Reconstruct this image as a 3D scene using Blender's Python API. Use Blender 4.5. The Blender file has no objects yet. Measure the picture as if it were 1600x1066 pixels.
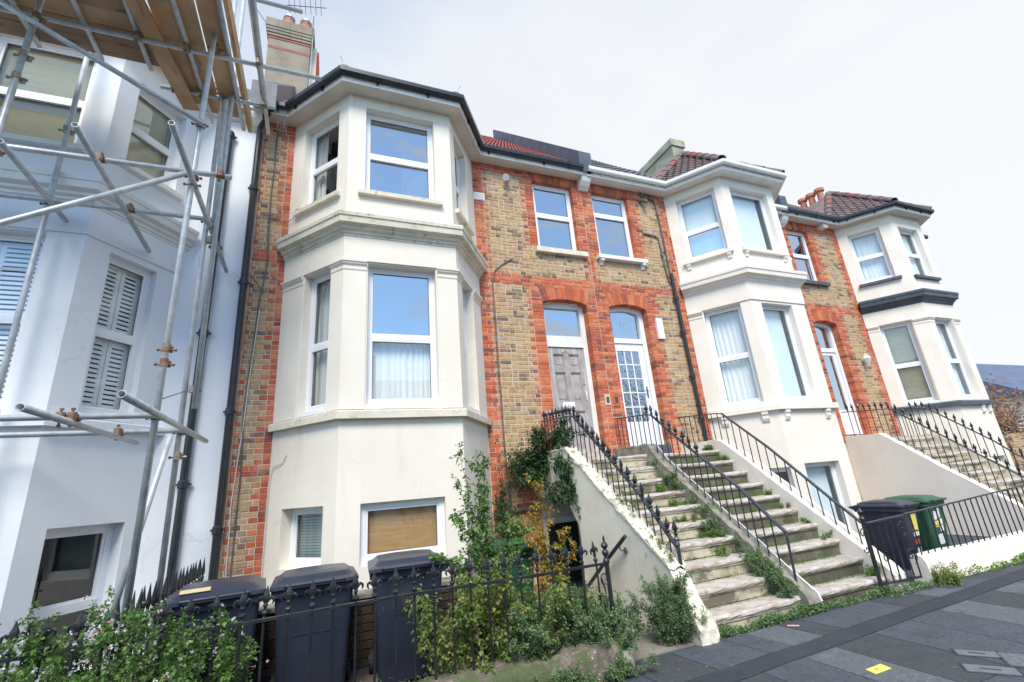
SKYK = (1.14, 1.50, 1.60); CLOUD = (4.32, 4.38, 4.44); SUNE = 2.1; EXPO = 1.13
import bpy, bmesh, math, random
from mathutils import Vector, Matrix
random.seed(7)
R = random.Random(11)
SC = bpy.context.scene
COL = SC.collection

# ------------------------------------------------------------------ camera, sky, sun, exposure
cam_d = bpy.data.cameras.new('camera')
cam = bpy.data.objects.new('camera', cam_d); COL.objects.link(cam)
cam_d.sensor_width = 36.0; cam_d.sensor_fit = 'HORIZONTAL'; cam_d.lens = 715.57 / 1600 * 36.0
cam_d.clip_start = 0.05; cam_d.clip_end = 2000
_y, _p, _r = 0.3948808, 0.30450464, -0.08290975
_f = Vector((math.sin(_y) * math.cos(_p), math.cos(_y) * math.cos(_p), math.sin(_p)))
_rt = Vector((math.cos(_y), -math.sin(_y), 0)); _up = _rt.cross(_f)
_rr = math.cos(_r) * _rt + math.sin(_r) * _up; _uu = -math.sin(_r) * _rt + math.cos(_r) * _up
m = Matrix((_rr, _uu, -_f)).transposed().to_4x4(); m.translation = (0, 0, 1.6)
cam.matrix_world = m
SC.camera = cam

SUN_DIR = Vector((-0.20, -0.60, 0.77)).normalized()      # from the scene towards the bright part of the sky
sun_el = math.asin(SUN_DIR.z); sun_az = math.atan2(SUN_DIR.x, SUN_DIR.y)
world = bpy.data.worlds.new('World'); SC.world = world; world.use_nodes = True
nt = world.node_tree; nt.nodes.clear()
def N(tree, t, **kw):
    n = tree.nodes.new(t)
    for k, v in kw.items(): setattr(n, k, v)
    return n
out = N(nt, 'ShaderNodeOutputWorld'); bg = N(nt, 'ShaderNodeBackground'); bg.inputs['Strength'].default_value = 0.10
sky = N(nt, 'ShaderNodeTexSky', sky_type='NISHITA'); sky.sun_disc = False
sky.sun_elevation = sun_el; sky.sun_rotation = sun_az; sky.air_density = 1.0; sky.dust_density = 0.0; sky.ozone_density = 1.6
tc = N(nt, 'ShaderNodeTexCoord')
sep = N(nt, 'ShaderNodeVectorMath', operation='DOT_PRODUCT'); sep.inputs[1].default_value = Vector((0.80, 0.60, 0.05)).normalized()
nt.links.new(tc.outputs['Generated'], sep.inputs[0])
mp = N(nt, 'ShaderNodeMapping'); mp.inputs['Scale'].default_value = (1.0, 1.0, 2.2)
nt.links.new(tc.outputs['Generated'], mp.inputs['Vector'])
nz = N(nt, 'ShaderNodeTexNoise'); nz.inputs['Scale'].default_value = 2.2; nz.inputs['Detail'].default_value = 7; nz.inputs['Roughness'].default_value = 0.55
nt.links.new(mp.outputs['Vector'], nz.inputs['Vector'])
ma = N(nt, 'ShaderNodeMath', operation='MULTIPLY_ADD'); ma.inputs[1].default_value = 0.75
nt.links.new(nz.outputs['Fac'], ma.inputs[0]); nt.links.new(sep.outputs['Value'], ma.inputs[2])
cr = N(nt, 'ShaderNodeMapRange'); cr.interpolation_type = 'SMOOTHSTEP'
cr.inputs['From Min'].default_value = 0.24; cr.inputs['From Max'].default_value = 1.22
cr.inputs['To Min'].default_value = 0.30; cr.inputs['To Max'].default_value = 0.97
nt.links.new(ma.outputs[0], cr.inputs['Value'])
sk = N(nt, 'ShaderNodeMix', data_type='RGBA'); sk.blend_type = 'MULTIPLY'; sk.inputs['Factor'].default_value = 1.0
sk.inputs['B'].default_value = (SKYK[0], SKYK[1], SKYK[2], 1)
nt.links.new(sky.outputs['Color'], sk.inputs['A'])
mx = N(nt, 'ShaderNodeMix', data_type='RGBA'); mx.inputs['B'].default_value = (CLOUD[0], CLOUD[1], CLOUD[2], 1)
nz2 = N(nt, 'ShaderNodeTexNoise'); nz2.inputs['Scale'].default_value = 3.4; nz2.inputs['Detail'].default_value = 9; nz2.inputs['Roughness'].default_value = 0.62; nz2.inputs['Distortion'].default_value = 0.6
mp2 = N(nt, 'ShaderNodeMapping'); mp2.inputs['Scale'].default_value = (1.0, 0.7, 2.4); mp2.inputs['Rotation'].default_value = (0.3, 0.5, 0.4)
nt.links.new(tc.outputs['Generated'], mp2.inputs['Vector']); nt.links.new(mp2.outputs['Vector'], nz2.inputs['Vector'])
w2 = N(nt, 'ShaderNodeMapRange'); w2.interpolation_type = 'SMOOTHSTEP'; w2.inputs['From Min'].default_value = 0.45; w2.inputs['From Max'].default_value = 0.72; w2.inputs['To Min'].default_value = 0.0; w2.inputs['To Max'].default_value = 0.9
nt.links.new(nz2.outputs['Fac'], w2.inputs['Value'])
mxx = N(nt, 'ShaderNodeMath', operation='MAXIMUM'); nt.links.new(cr.outputs['Result'], mxx.inputs[0]); nt.links.new(w2.outputs['Result'], mxx.inputs[1])
nt.links.new(mxx.outputs[0], mx.inputs['Factor']); nt.links.new(sk.outputs['Result'], mx.inputs['A'])
nt.links.new(mx.outputs['Result'], bg.inputs['Color']); nt.links.new(bg.outputs[0], out.inputs['Surface'])

sd = bpy.data.lights.new('sun', 'SUN'); sd.energy = SUNE; sd.angle = math.radians(24); sd.color = (1.0, 0.93, 0.82)
so = bpy.data.objects.new('sun', sd); COL.objects.link(so)
so.rotation_euler = (-SUN_DIR).to_track_quat('-Z', 'Y').to_euler(); so.location = (0, -10, 20)

SC.view_settings.view_transform = 'Standard'; SC.view_settings.look = 'None'
SC.view_settings.exposure = EXPO; SC.view_settings.gamma = 1.0; SC.view_settings.use_curve_mapping = False
SC.render.engine = 'CYCLES'
SC.cycles.max_bounces = 8; SC.cycles.transparent_max_bounces = 12

# ------------------------------------------------------------------ materials
MATS = {}
def ramp(tree, stops, fac):
    r = N(tree, 'ShaderNodeValToRGB')
    while len(r.color_ramp.elements) > 1: r.color_ramp.elements.remove(r.color_ramp.elements[-1])
    r.color_ramp.elements[0].position = stops[0][0]; r.color_ramp.elements[0].color = (*stops[0][1], 1)
    for p, c in stops[1:]:
        e = r.color_ramp.elements.new(p); e.color = (*c, 1)
    tree.links.new(fac, r.inputs['Fac'])
    return r.outputs['Color']
def mixc(tree, fac, a, b, mode='MIX'):
    x = N(tree, 'ShaderNodeMix', data_type='RGBA'); x.blend_type = mode
    if isinstance(fac, (int, float)): x.inputs['Factor'].default_value = fac
    else: tree.links.new(fac, x.inputs['Factor'])
    for s, v in (('A', a), ('B', b)):
        if isinstance(v, tuple): x.inputs[s].default_value = (*v[:3], 1)
        else: tree.links.new(v, x.inputs[s])
    return x.outputs['Result']
def noise(tree, vec, scale, detail=4, rough=0.55, dist=0.0):
    n = N(tree, 'ShaderNodeTexNoise'); n.inputs['Scale'].default_value = scale
    n.inputs['Detail'].default_value = detail; n.inputs['Roughness'].default_value = rough; n.inputs['Distortion'].default_value = dist
    tree.links.new(vec, n.inputs['Vector']); return n.outputs['Fac']
def mrange(tree, v, a, b, c=0.0, d=1.0, smooth=True):
    n = N(tree, 'ShaderNodeMapRange'); n.interpolation_type = 'SMOOTHSTEP' if smooth else 'LINEAR'
    n.inputs['From Min'].default_value = a; n.inputs['From Max'].default_value = b
    n.inputs['To Min'].default_value = c; n.inputs['To Max'].default_value = d
    tree.links.new(v, n.inputs['Value']); return n.outputs['Result']
def base_mat(name):
    mt = bpy.data.materials.new(name); mt.use_nodes = True; t = mt.node_tree
    b = t.nodes['Principled BSDF']; g = N(t, 'ShaderNodeNewGeometry')
    MATS[name] = mt
    return mt, t, b, g.outputs['Position']
def stretch(t, pos, s):
    mpn = N(t, 'ShaderNodeMapping'); mpn.inputs['Scale'].default_value = s
    t.links.new(pos, mpn.inputs['Vector']); return mpn.outputs['Vector']
def mat(name, c1, c2=None, scale=3.0, rough=0.7, bump=0.0, bscale=40.0, stains=(), metal=0.0, spec=0.5, coat=0.0, lo=0.35, hi=0.65, cracks=0.0):
    """two-tone noise colour, optional stains [(colour, scale vector, lo, hi, strength)] and a fine bump"""
    mt, t, b, pos = base_mat(name)
    c2 = c2 or c1
    col = mixc(t, mrange(t, noise(t, pos, scale), lo, hi), c1, c2)
    for sc, sv, a, bb, k in stains:
        f = mrange(t, noise(t, stretch(t, pos, sv), 1.0, 6, 0.62), a, bb, 0, k)
        col = mixc(t, f, col, sc)
    if cracks:
        wp = N(t, 'ShaderNodeVectorMath', operation='MULTIPLY_ADD'); nn = N(t, 'ShaderNodeTexNoise'); nn.inputs['Scale'].default_value = 3.0; nn.inputs['Detail'].default_value = 5
        t.links.new(pos, nn.inputs['Vector']); t.links.new(nn.outputs['Color'], wp.inputs[0]); wp.inputs[1].default_value = (.5, .5, .5); t.links.new(pos, wp.inputs[2])
        vo = N(t, 'ShaderNodeTexVoronoi', feature='DISTANCE_TO_EDGE'); vo.inputs['Scale'].default_value = 0.85; t.links.new(wp.outputs[0], vo.inputs['Vector'])
        ck = mrange(t, vo.outputs['Distance'], 0.0, 0.006, cracks, 0.0); mk = mrange(t, noise(t, pos, 0.9, 3), 0.48, 0.60)
        fm = N(t, 'ShaderNodeMath', operation='MULTIPLY'); t.links.new(ck, fm.inputs[0]); t.links.new(mk, fm.inputs[1])
        col = mixc(t, fm.outputs[0], col, tuple(v * .35 for v in c1))
    t.links.new(col, b.inputs['Base Color'])
    b.inputs['Roughness'].default_value = rough; b.inputs['Metallic'].default_value = metal
    b.inputs['Specular IOR Level'].default_value = spec; b.inputs['Coat Weight'].default_value = coat
    if bump:
        bn = N(t, 'ShaderNodeBump'); bn.inputs['Strength'].default_value = bump; bn.inputs['Distance'].default_value = 0.01
        t.links.new(noise(t, pos, bscale, 6, 0.6), bn.inputs['Height']); t.links.new(bn.outputs[0], b.inputs['Normal'])
    return mt
def brick_mat(name, stops, white=0.25, bump=0.8):
    mt, t, b, pos = base_mat(name)
    at = N(t, 'ShaderNodeAttribute'); at.attribute_name = 'rnd'
    f = N(t, 'ShaderNodeMath', operation='ADD'); t.links.new(at.outputs['Fac'], f.inputs[0])
    n2 = mrange(t, noise(t, pos, 13, 6, 0.65), 0.3, 0.7, -0.2, 0.2, False); t.links.new(n2, f.inputs[1])
    col = ramp(t, stops, f.outputs[0])
    wf = mrange(t, noise(t, stretch(t, pos, (2.2, 2.2, 1.4)), 1.6, 7, 0.6), 0.52, 0.74, 0, white)
    col = mixc(t, wf, col, (0.60, 0.50, 0.37))
    sp = mrange(t, noise(t, pos, 90, 3), 0.60, 0.72, 0, 0.55)
    col = mixc(t, sp, col, (0.09, 0.06, 0.045))
    t.links.new(col, b.inputs['Base Color']); b.inputs['Roughness'].default_value = 0.88; b.inputs['Specular IOR Level'].default_value = 0.25
    bn = N(t, 'ShaderNodeBump'); bn.inputs['Strength'].default_value = bump; bn.inputs['Distance'].default_value = 0.012
    t.links.new(noise(t, pos, 55, 6, 0.65), bn.inputs['Height']); t.links.new(bn.outputs[0], b.inputs['Normal'])
    return mt
def leaf_mat(name, stops, trans=0.42):
    mt, t, b, pos = base_mat(name)
    at = N(t, 'ShaderNodeAttribute'); at.attribute_name = 'rnd'
    col = ramp(t, stops, at.outputs['Fac'])
    t.links.new(col, b.inputs['Base Color']); b.inputs['Roughness'].default_value = 0.5; b.inputs['Specular IOR Level'].default_value = 0.4
    tr = N(t, 'ShaderNodeBsdfTranslucent'); t.links.new(col, tr.inputs['Color'])
    ms = N(t, 'ShaderNodeMixShader'); ms.inputs[0].default_value = trans
    o = t.nodes['Material Output']; t.links.new(b.outputs[0], ms.inputs[1]); t.links.new(tr.outputs[0], ms.inputs[2]); t.links.new(ms.outputs[0], o.inputs['Surface'])
    return mt
def glass_mat(name, tint=(0.75, 0.85, 0.9), boost=0.25, wav=0.0):
    """thin window glass: mostly clear, mirror-like reflection (two panes of double glazing)"""
    mt = bpy.data.materials.new(name); mt.use_nodes = True; t = mt.node_tree; t.nodes.clear(); MATS[name] = mt
    o = N(t, 'ShaderNodeOutputMaterial'); tr = N(t, 'ShaderNodeBsdfTransparent'); tr.inputs['Color'].default_value = (*tint, 1)
    gl = N(t, 'ShaderNodeBsdfGlossy'); gl.inputs['Roughness'].default_value = 0.015; gl.inputs['Color'].default_value = (0.90, 0.95, 1, 1)
    fr = N(t, 'ShaderNodeFresnel'); fr.inputs['IOR'].default_value = 1.5
    a = N(t, 'ShaderNodeMath', operation='MULTIPLY_ADD'); a.inputs[1].default_value = 1.6; a.inputs[2].default_value = boost; a.use_clamp = True
    t.links.new(fr.outputs[0], a.inputs[0])
    g = N(t, 'ShaderNodeNewGeometry'); bf = N(t, 'ShaderNodeMath', operation='SUBTRACT'); bf.inputs[0].default_value = 1.0; t.links.new(g.outputs['Backfacing'], bf.inputs[1])
    am = N(t, 'ShaderNodeMath', operation='MULTIPLY'); t.links.new(a.outputs[0], am.inputs[0]); t.links.new(bf.outputs[0], am.inputs[1]); a = am; bn = N(t, 'ShaderNodeBump'); bn.inputs['Strength'].default_value = 0.04 + wav; bn.inputs['Distance'].default_value = 0.02
    t.links.new(noise(t, g.outputs['Position'], 1.1 if wav < .05 else 14, 2), bn.inputs['Height']); t.links.new(bn.outputs[0], gl.inputs['Normal'])
    ms = N(t, 'ShaderNodeMixShader'); t.links.new(a.outputs[0], ms.inputs[0]); t.links.new(tr.outputs[0], ms.inputs[1]); t.links.new(gl.outputs[0], ms.inputs[2])
    t.links.new(ms.outputs[0], o.inputs['Surface'])
    return mt
def cloth_mat(name, c1, c2, scale=(26, 26, 0.7)):
    mt, t, b, pos = base_mat(name)
    col = mixc(t, mrange(t, noise(t, stretch(t, pos, scale), 1.0, 4), 0.3, 0.7), c1, c2)
    t.links.new(col, b.inputs['Base Color']); b.inputs['Roughness'].default_value = 0.9
    return mt

GREEN_ST = (0.20, 0.20, 0.09)
mat('cream_render', (0.79, 0.735, 0.645), (0.755, 0.695, 0.60), 1.3, 0.8, 0.18, 60,
    stains=[((0.60, 0.55, 0.45), (3.5, 3.5, 0.5), 0.55, 0.80, 0.45), ((0.85, 0.83, 0.78), (7, 7, 5), 0.60, 0.70, 0.30), ((0.56, 0.50, 0.40), (16, 16, 0.9), 0.62, 0.78, 0.30)], cracks=0.22)
mat('weathered_render', (0.72, 0.66, 0.54), (0.62, 0.57, 0.46), 4, 0.85, 0.35, 55,
    stains=[(GREEN_ST, (5, 5, 7), 0.56, 0.72, 0.75), ((0.22, 0.19, 0.15), (9, 9, 3), 0.58, 0.72, 0.6)])
mat('white_render', (0.83, 0.765, 0.68), (0.79, 0.72, 0.63), 1.4, 0.8, 0.15, 60,
    stains=[((0.62, 0.57, 0.49), (3, 3, 0.5), 0.58, 0.82, 0.35), ((0.60, 0.54, 0.46), (16, 16, 0.9), 0.64, 0.80, 0.25)], cracks=0.15)
mat('blue_white_render', (0.79, 0.815, 0.85), (0.755, 0.785, 0.825), 1.2, 0.75, 0.10, 50,
    stains=[((0.78, 0.80, 0.82), (2.2, 2.2, 1.0), 0.52, 0.70, 0.2), ((0.50, 0.46, 0.42), (3, 3, 0.6), 0.64, 0.80, 0.3), ((0.56, 0.58, 0.60), (14, 14, 0.8), 0.62, 0.78, 0.3)], cracks=0.25)
mat('white_trim', (0.78, 0.77, 0.75), (0.73, 0.71, 0.68), 5, 0.45, 0.05, 60, stains=[((0.52, 0.48, 0.42), (8, 8, 2), 0.62, 0.80, 0.35)])
mat('pvc_white', (0.82, 0.83, 0.85), (0.79, 0.80, 0.82), 3, 0.28, 0, 40, stains=[((0.60, 0.57, 0.50), (10, 10, 4), 0.64, 0.80, 0.25)])
mat('soffit_paint', (0.66, 0.62, 0.54), (0.60, 0.56, 0.48), 2.5, 0.7, 0.08, 40, stains=[((0.42, 0.38, 0.32), (2, 6, 6), 0.6, 0.78, 0.35)])
mat('slate_paint', (0.055, 0.065, 0.085), (0.075, 0.085, 0.105), 6, 0.5, 0.1, 60)
mat('black_plastic_gutter', (0.018, 0.022, 0.030), (0.03, 0.035, 0.042), 4, 0.30, 0.02, 30, stains=[((0.16, 0.15, 0.13), (6, 6, 6), 0.62, 0.78, 0.4)])
mat('iron_black', (0.012, 0.013, 0.017), (0.022, 0.023, 0.028), 9, 0.32, 0.25, 90, stains=[((0.42, 0.40, 0.38), (45, 45, 45), 0.69, 0.75, 0.7), ((0.13, 0.06, 0.03), (18, 18, 18), 0.64, 0.74, 0.55)], coat=0.2)
mat('iron_blue_black', (0.022, 0.027, 0.04), (0.035, 0.042, 0.06), 9, 0.30, 0.15, 90, stains=[((0.30, 0.29, 0.30), (45, 45, 45), 0.70, 0.76, 0.6)], coat=0.3)
mat('mortar', (0.66, 0.58, 0.47), (0.54, 0.46, 0.36), 9, 0.95, 0.6, 120)
mat('mortar_red', (0.44, 0.24, 0.14), (0.36, 0.15, 0.08), 7, 0.95, 0.5, 120)
YS = [(0.0, (0.16, 0.115, 0.085)), (0.16, (0.25, 0.175, 0.118)), (0.32, (0.35, 0.23, 0.13)), (0.5, (0.45, 0.295, 0.155)), (0.66, (0.52, 0.35, 0.19)), (0.82, (0.45, 0.27, 0.15)), (1.0, (0.40, 0.27, 0.185))]
RS = [(0.0, (0.20, 0.065, 0.05)), (0.22, (0.36, 0.10, 0.065)), (0.5, (0.52, 0.125, 0.062)), (0.72, (0.59, 0.17, 0.078)), (0.9, (0.62, 0.24, 0.105)), (1.0, (0.42, 0.12, 0.09))]
brick_mat('yellow_brick', YS, 0.50)
brick_mat('red_brick', RS, 0.28)
brick_mat('dark_brick', [(0, (0.035, 0.03, 0.027)), (0.5, (0.07, 0.052, 0.04)), (1, (0.12, 0.085, 0.06))], 0.05)
mat('galvanised', (0.52, 0.55, 0.57), (0.40, 0.43, 0.45), 9, 0.42, 0.15, 90, stains=[((0.62, 0.65, 0.67), (5, 5, 5), 0.52, 0.7, 0.55), ((0.26, 0.20, 0.16), (14, 14, 14), 0.66, 0.78, 0.5)], metal=0.25)
mat('rusty_coupler', (0.20, 0.095, 0.055), (0.30, 0.22, 0.16), 25, 0.65, 0.3, 120, metal=0.4)
mat('steel_coupler', (0.36, 0.34, 0.27), (0.22, 0.17, 0.12), 30, 0.5, 0.3, 120, metal=0.5)
mat('lead_sheet', (0.065, 0.078, 0.105), (0.105, 0.12, 0.15), 3, 0.5, 0.15, 20, stains=[((0.42, 0.42, 0.42), (2, 6, 2), 0.62, 0.8, 0.4)])
mat('tile_red', (0.30, 0.075, 0.06), (0.22, 0.06, 0.05), 5, 0.7, 0.3, 50)
mat('tile_brown', (0.125, 0.085, 0.085), (0.185, 0.125, 0.12), 5, 0.75, 0.4, 50, stains=[((0.20, 0.22, 0.10), (4, 4, 4), 0.6, 0.75, 0.5)])
mat('tile_slate', (0.085, 0.085, 0.105), (0.13, 0.12, 0.135), 5, 0.65, 0.3, 50, stains=[((0.28, 0.29, 0.19), (4, 4, 4), 0.58, 0.75, 0.5)])
mat('cement_old', (0.40, 0.38, 0.30), (0.27, 0.27, 0.20), 2.5, 0.9, 0.5, 45, stains=[((0.22, 0.24, 0.11), (3, 3, 3), 0.5, 0.7, 0.7)])
mat('chimney_render', (0.30, 0.26, 0.21), (0.22, 0.185, 0.145), 1.6, 0.9, 0.5, 30, stains=[((0.24, 0.21, 0.17), (4, 4, 3), 0.54, 0.74, 0.6)])
mat('terracotta', (0.52, 0.20, 0.13), (0.45, 0.17, 0.11), 5, 0.75, 0.1, 40)
mat('stone_tread', (0.54, 0.50, 0.45), (0.42, 0.375, 0.32), 7, 0.8, 0.5, 40, stains=[((0.27, 0.15, 0.105), (7, 16, 9), 0.50, 0.68, 0.65), ((0.62, 0.60, 0.58), (9, 14, 8), 0.50, 0.68, 0.45), ((0.20, 0.17, 0.13), (26, 26, 26), 0.58, 0.70, 0.5), ((0.19, 0.20, 0.12), (6, 6, 6), 0.63, 0.76, 0.6)])
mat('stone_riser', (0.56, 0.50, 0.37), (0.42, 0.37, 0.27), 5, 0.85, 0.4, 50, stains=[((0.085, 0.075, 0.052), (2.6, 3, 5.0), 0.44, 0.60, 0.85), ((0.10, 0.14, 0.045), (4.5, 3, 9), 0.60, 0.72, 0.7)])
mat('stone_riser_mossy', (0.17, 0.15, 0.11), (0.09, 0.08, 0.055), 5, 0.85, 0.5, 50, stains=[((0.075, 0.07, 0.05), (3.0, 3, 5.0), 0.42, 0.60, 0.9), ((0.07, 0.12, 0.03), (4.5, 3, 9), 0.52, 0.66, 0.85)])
mat('divider_concrete', (0.32, 0.30, 0.26), (0.20, 0.18, 0.15), 8, 0.95, 1.0, 70, stains=[((0.10, 0.13, 0.045), (5, 5, 5), 0.52, 0.66, 0.8)])
mat('old_paint_wall', (0.86, 0.80, 0.67), (0.80, 0.735, 0.60), 2.2, 0.85, 0.3, 40, stains=[((0.38, 0.33, 0.23), (5, 5, 1.2), 0.58, 0.78, 0.55), ((0.24, 0.22, 0.13), (3, 3, 8), 0.66, 0.78, 0.5)], cracks=0.8)
mat('peeling_paint', (0.76, 0.71, 0.60), (0.58, 0.52, 0.42), 12, 0.85, 0.6, 60, stains=[((0.16, 0.16, 0.09), (12, 12, 12), 0.54, 0.66, 0.85)])
mat('asphalt', (0.050, 0.060, 0.080), (0.067, 0.078, 0.100), 2.0, 0.88, 1.0, 120, stains=[((0.135, 0.145, 0.16), (75, 75, 75), 0.54, 0.70, 0.6), ((0.018, 0.02, 0.027), (48, 48, 48), 0.54, 0.70, 0.6), ((0.10, 0.11, 0.125), (1.3, 5, 1), 0.56, 0.74, 0.35), ((0.13, 0.14, 0.155), (26, 26, 26), 0.55, 0.70, 0.55), ((0.022, 0.026, 0.034), (17, 17, 17), 0.53, 0.68, 0.6)])
mat('asphalt_new', (0.030, 0.035, 0.048), (0.040, 0.046, 0.060), 3.0, 0.85, 1.0, 120, stains=[((0.10, 0.105, 0.12), (75, 75, 75), 0.56, 0.72, 0.5), ((0.012, 0.014, 0.02), (48, 48, 48), 0.54, 0.70, 0.5), ((0.075, 0.082, 0.10), (24, 24, 24), 0.56, 0.72, 0.5)])
mat('slab_grey', (0.080, 0.092, 0.114), (0.066, 0.076, 0.095), 4, 0.9, 1.0, 120, stains=[((0.16, 0.17, 0.185), (75, 75, 75), 0.54, 0.70, 0.6), ((0.022, 0.025, 0.031), (48, 48, 48), 0.54, 0.70, 0.6), ((0.035, 0.04, 0.048), (1.5, 4, 1), 0.58, 0.76, 0.5), ((0.15, 0.165, 0.19), (26, 26, 26), 0.55, 0.70, 0.5), ((0.028, 0.033, 0.042), (17, 17, 17), 0.53, 0.68, 0.55)], cracks=0.5)
mat('slab_pale', (0.105, 0.118, 0.135), (0.115, 0.127, 0.145), 5, 0.9, 0.9, 120, stains=[((0.24, 0.255, 0.28), (75, 75, 75), 0.54, 0.70, 0.5), ((0.055, 0.062, 0.073), (48, 48, 48), 0.54, 0.70, 0.5), ((0.06, 0.066, 0.078), (2, 5, 3), 0.54, 0.74, 0.7), ((0.27, 0.285, 0.31), (26, 26, 26), 0.55, 0.70, 0.5), ((0.055, 0.062, 0.073), (15, 15, 15), 0.52, 0.68, 0.55)], cracks=0.5)
mat('slab_dark', (0.060, 0.068, 0.076), (0.048, 0.055, 0.062), 4, 0.9, 1.0, 120, stains=[((0.13, 0.14, 0.145), (75, 75, 75), 0.54, 0.70, 0.6), ((0.016, 0.019, 0.022), (48, 48, 48), 0.54, 0.70, 0.6), ((0.11, 0.12, 0.13), (26, 26, 26), 0.55, 0.70, 0.5)])
mat('concrete', (0.25, 0.235, 0.205), (0.18, 0.165, 0.14), 3, 0.9, 0.5, 70, stains=[((0.10, 0.10, 0.06), (3, 3, 3), 0.55, 0.75, 0.6)])
mat('soil', (0.07, 0.05, 0.036), (0.11, 0.085, 0.06), 7, 0.95, 1.0, 60)
mat('iron_cover', (0.19, 0.20, 0.225), (0.15, 0.16, 0.18), 20, 0.5, 0.4, 150, metal=0.2)
mat('pebbledash', (0.20, 0.17, 0.135), (0.125, 0.105, 0.08), 16, 0.95, 1.0, 75, stains=[((0.52, 0.50, 0.46), (34, 34, 34), 0.60, 0.68, 0.75), ((0.07, 0.10, 0.03), (4, 4, 5), 0.46, 0.60, 0.85), ((0.28, 0.11, 0.06), (9, 9, 9), 0.64, 0.74, 0.6)])
mat('bin_black', (0.020, 0.025, 0.044), (0.028, 0.034, 0.056), 2.5, 0.33, 0.06, 200, stains=[((0.11, 0.115, 0.13), (4, 4, 2), 0.56, 0.78, 0.4), ((0.16, 0.15, 0.14), (22, 22, 5), 0.66, 0.76, 0.35)])  # stains include pale patches painted as highlights on the plastic
mat('bin_green', (0.018, 0.085, 0.045), (0.025, 0.10, 0.055), 3, 0.4, 0.06, 200, stains=[((0.12, 0.17, 0.12), (4, 4, 2), 0.60, 0.80, 0.3)])
mat('bin_brown_seam', (0.10, 0.055, 0.03))
mat('rubber', (0.02, 0.02, 0.02), rough=0.8)
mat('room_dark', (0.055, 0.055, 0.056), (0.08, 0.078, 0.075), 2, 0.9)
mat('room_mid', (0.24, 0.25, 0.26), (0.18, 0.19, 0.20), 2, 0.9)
cloth_mat('net_curtain', (0.86, 0.87, 0.86), (0.72, 0.75, 0.74))
cloth_mat('drape', (0.74, 0.73, 0.69), (0.56, 0.56, 0.52), (22, 22, 0.5))
cloth_mat('green_blind', (0.68, 0.78, 0.75), (0.60, 0.70, 0.67), (1, 1, 60))
cloth_mat('yellow_blind', (0.84, 0.78, 0.56), (0.76, 0.69, 0.47), (3, 3, 40))
cloth_mat('brown_blind', (0.54, 0.34, 0.155), (0.45, 0.265, 0.115), (3, 3, 38))
mat('beech_board', (0.56, 0.44, 0.26), (0.47, 0.36, 0.20), 3, 0.6)
mat('shutter_white', (0.84, 0.86, 0.85), rough=0.4)
mat('pale_blind_sky_reflection', (0.78, 0.88, 0.90), (0.72, 0.83, 0.86), 2, 0.8)
glass_mat('glass', (0.97, 0.985, 0.99), boost=0.07)
glass_mat('glass_sky', (0.92, 0.96, 0.98), boost=0.42)
glass_mat('glass_soft', (0.98, 0.99, 0.99), boost=0.02)
glass_mat('glass_obscure', (0.85, 0.90, 0.94), boost=0.34, wav=0.5)
mat('door_wood', (0.40, 0.37, 0.355), (0.30, 0.27, 0.26), 6, 0.85, 0.4, 60, stains=[((0.55, 0.53, 0.54), (9, 9, 1.2), 0.48, 0.66, 0.7), ((0.16, 0.13, 0.115), (14, 14, 1.5), 0.60, 0.74, 0.7)])
mat('door_dark', (0.03, 0.04, 0.035), rough=0.35)
mat('cable_grey', (0.10, 0.085, 0.075), (0.16, 0.14, 0.125), 5, 0.7)
mat('cable_white', (0.60, 0.58, 0.55), rough=0.6)
mat('timber_board', (0.56, 0.36, 0.20), (0.42, 0.255, 0.135), 2.2, 0.8, 0.3, 60, stains=[((0.10, 0.055, 0.03), (9, 2.2, 9), 0.60, 0.72, 0.7), ((0.44, 0.29, 0.15), (16, 1.0, 16), 0.52, 0.70, 0.6)])
mat('timber_board_dark', (0.38, 0.235, 0.135), (0.27, 0.165, 0.10), 2.2, 0.85, 0.3, 60, stains=[((0.06, 0.035, 0.025), (2.0, 8, 8), 0.56, 0.70, 0.7), ((0.32, 0.21, 0.11), (0.9, 14, 14), 0.54, 0.70, 0.55)])
mat('band_blue', (0.03, 0.06, 0.22)); mat('band_red', (0.45, 0.03, 0.03))
mat('yellow_card', (0.78, 0.68, 0.12), (0.72, 0.64, 0.16), 12, 0.6); mat('white_paper', (0.78, 0.80, 0.82)); mat('pink_stick', (0.62, 0.36, 0.32))
mat('ink', (0.20, 0.16, 0.05)); mat('etched', (0.40, 0.50, 0.55)); mat('red_print', (0.62, 0.08, 0.07))
mat('slate_roof_blue', (0.07, 0.10, 0.17), (0.10, 0.135, 0.21), 2, 0.7, 0.2, 20); mat('car_silver', (0.42, 0.48, 0.60), rough=0.25, metal=0.4, coat=0.6)
mat('bark', (0.16, 0.11, 0.075), (0.23, 0.17, 0.12), 20, 0.9, 0.5, 80)
leaf_mat('leaf_green', [(0, (0.054, 0.136, 0.033)), (0.5, (0.117, 0.245, 0.054)), (1, (0.254, 0.399, 0.109))])
leaf_mat('leaf_sage', [(0, (0.084, 0.158, 0.065)), (0.5, (0.176, 0.288, 0.121)), (1, (0.317, 0.446, 0.205))])
leaf_mat('leaf_dark', [(0, (0.018, 0.054, 0.022)), (0.5, (0.049, 0.112, 0.044)), (0.92, (0.101, 0.186, 0.066)), (1, (0.279, 0.109, 0.070))])
leaf_mat('leaf_olive', [(0, (0.085, 0.160, 0.042)), (0.45, (0.189, 0.282, 0.068)), (0.8, (0.358, 0.395, 0.104)), (1, (0.490, 0.320, 0.170))])
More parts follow.
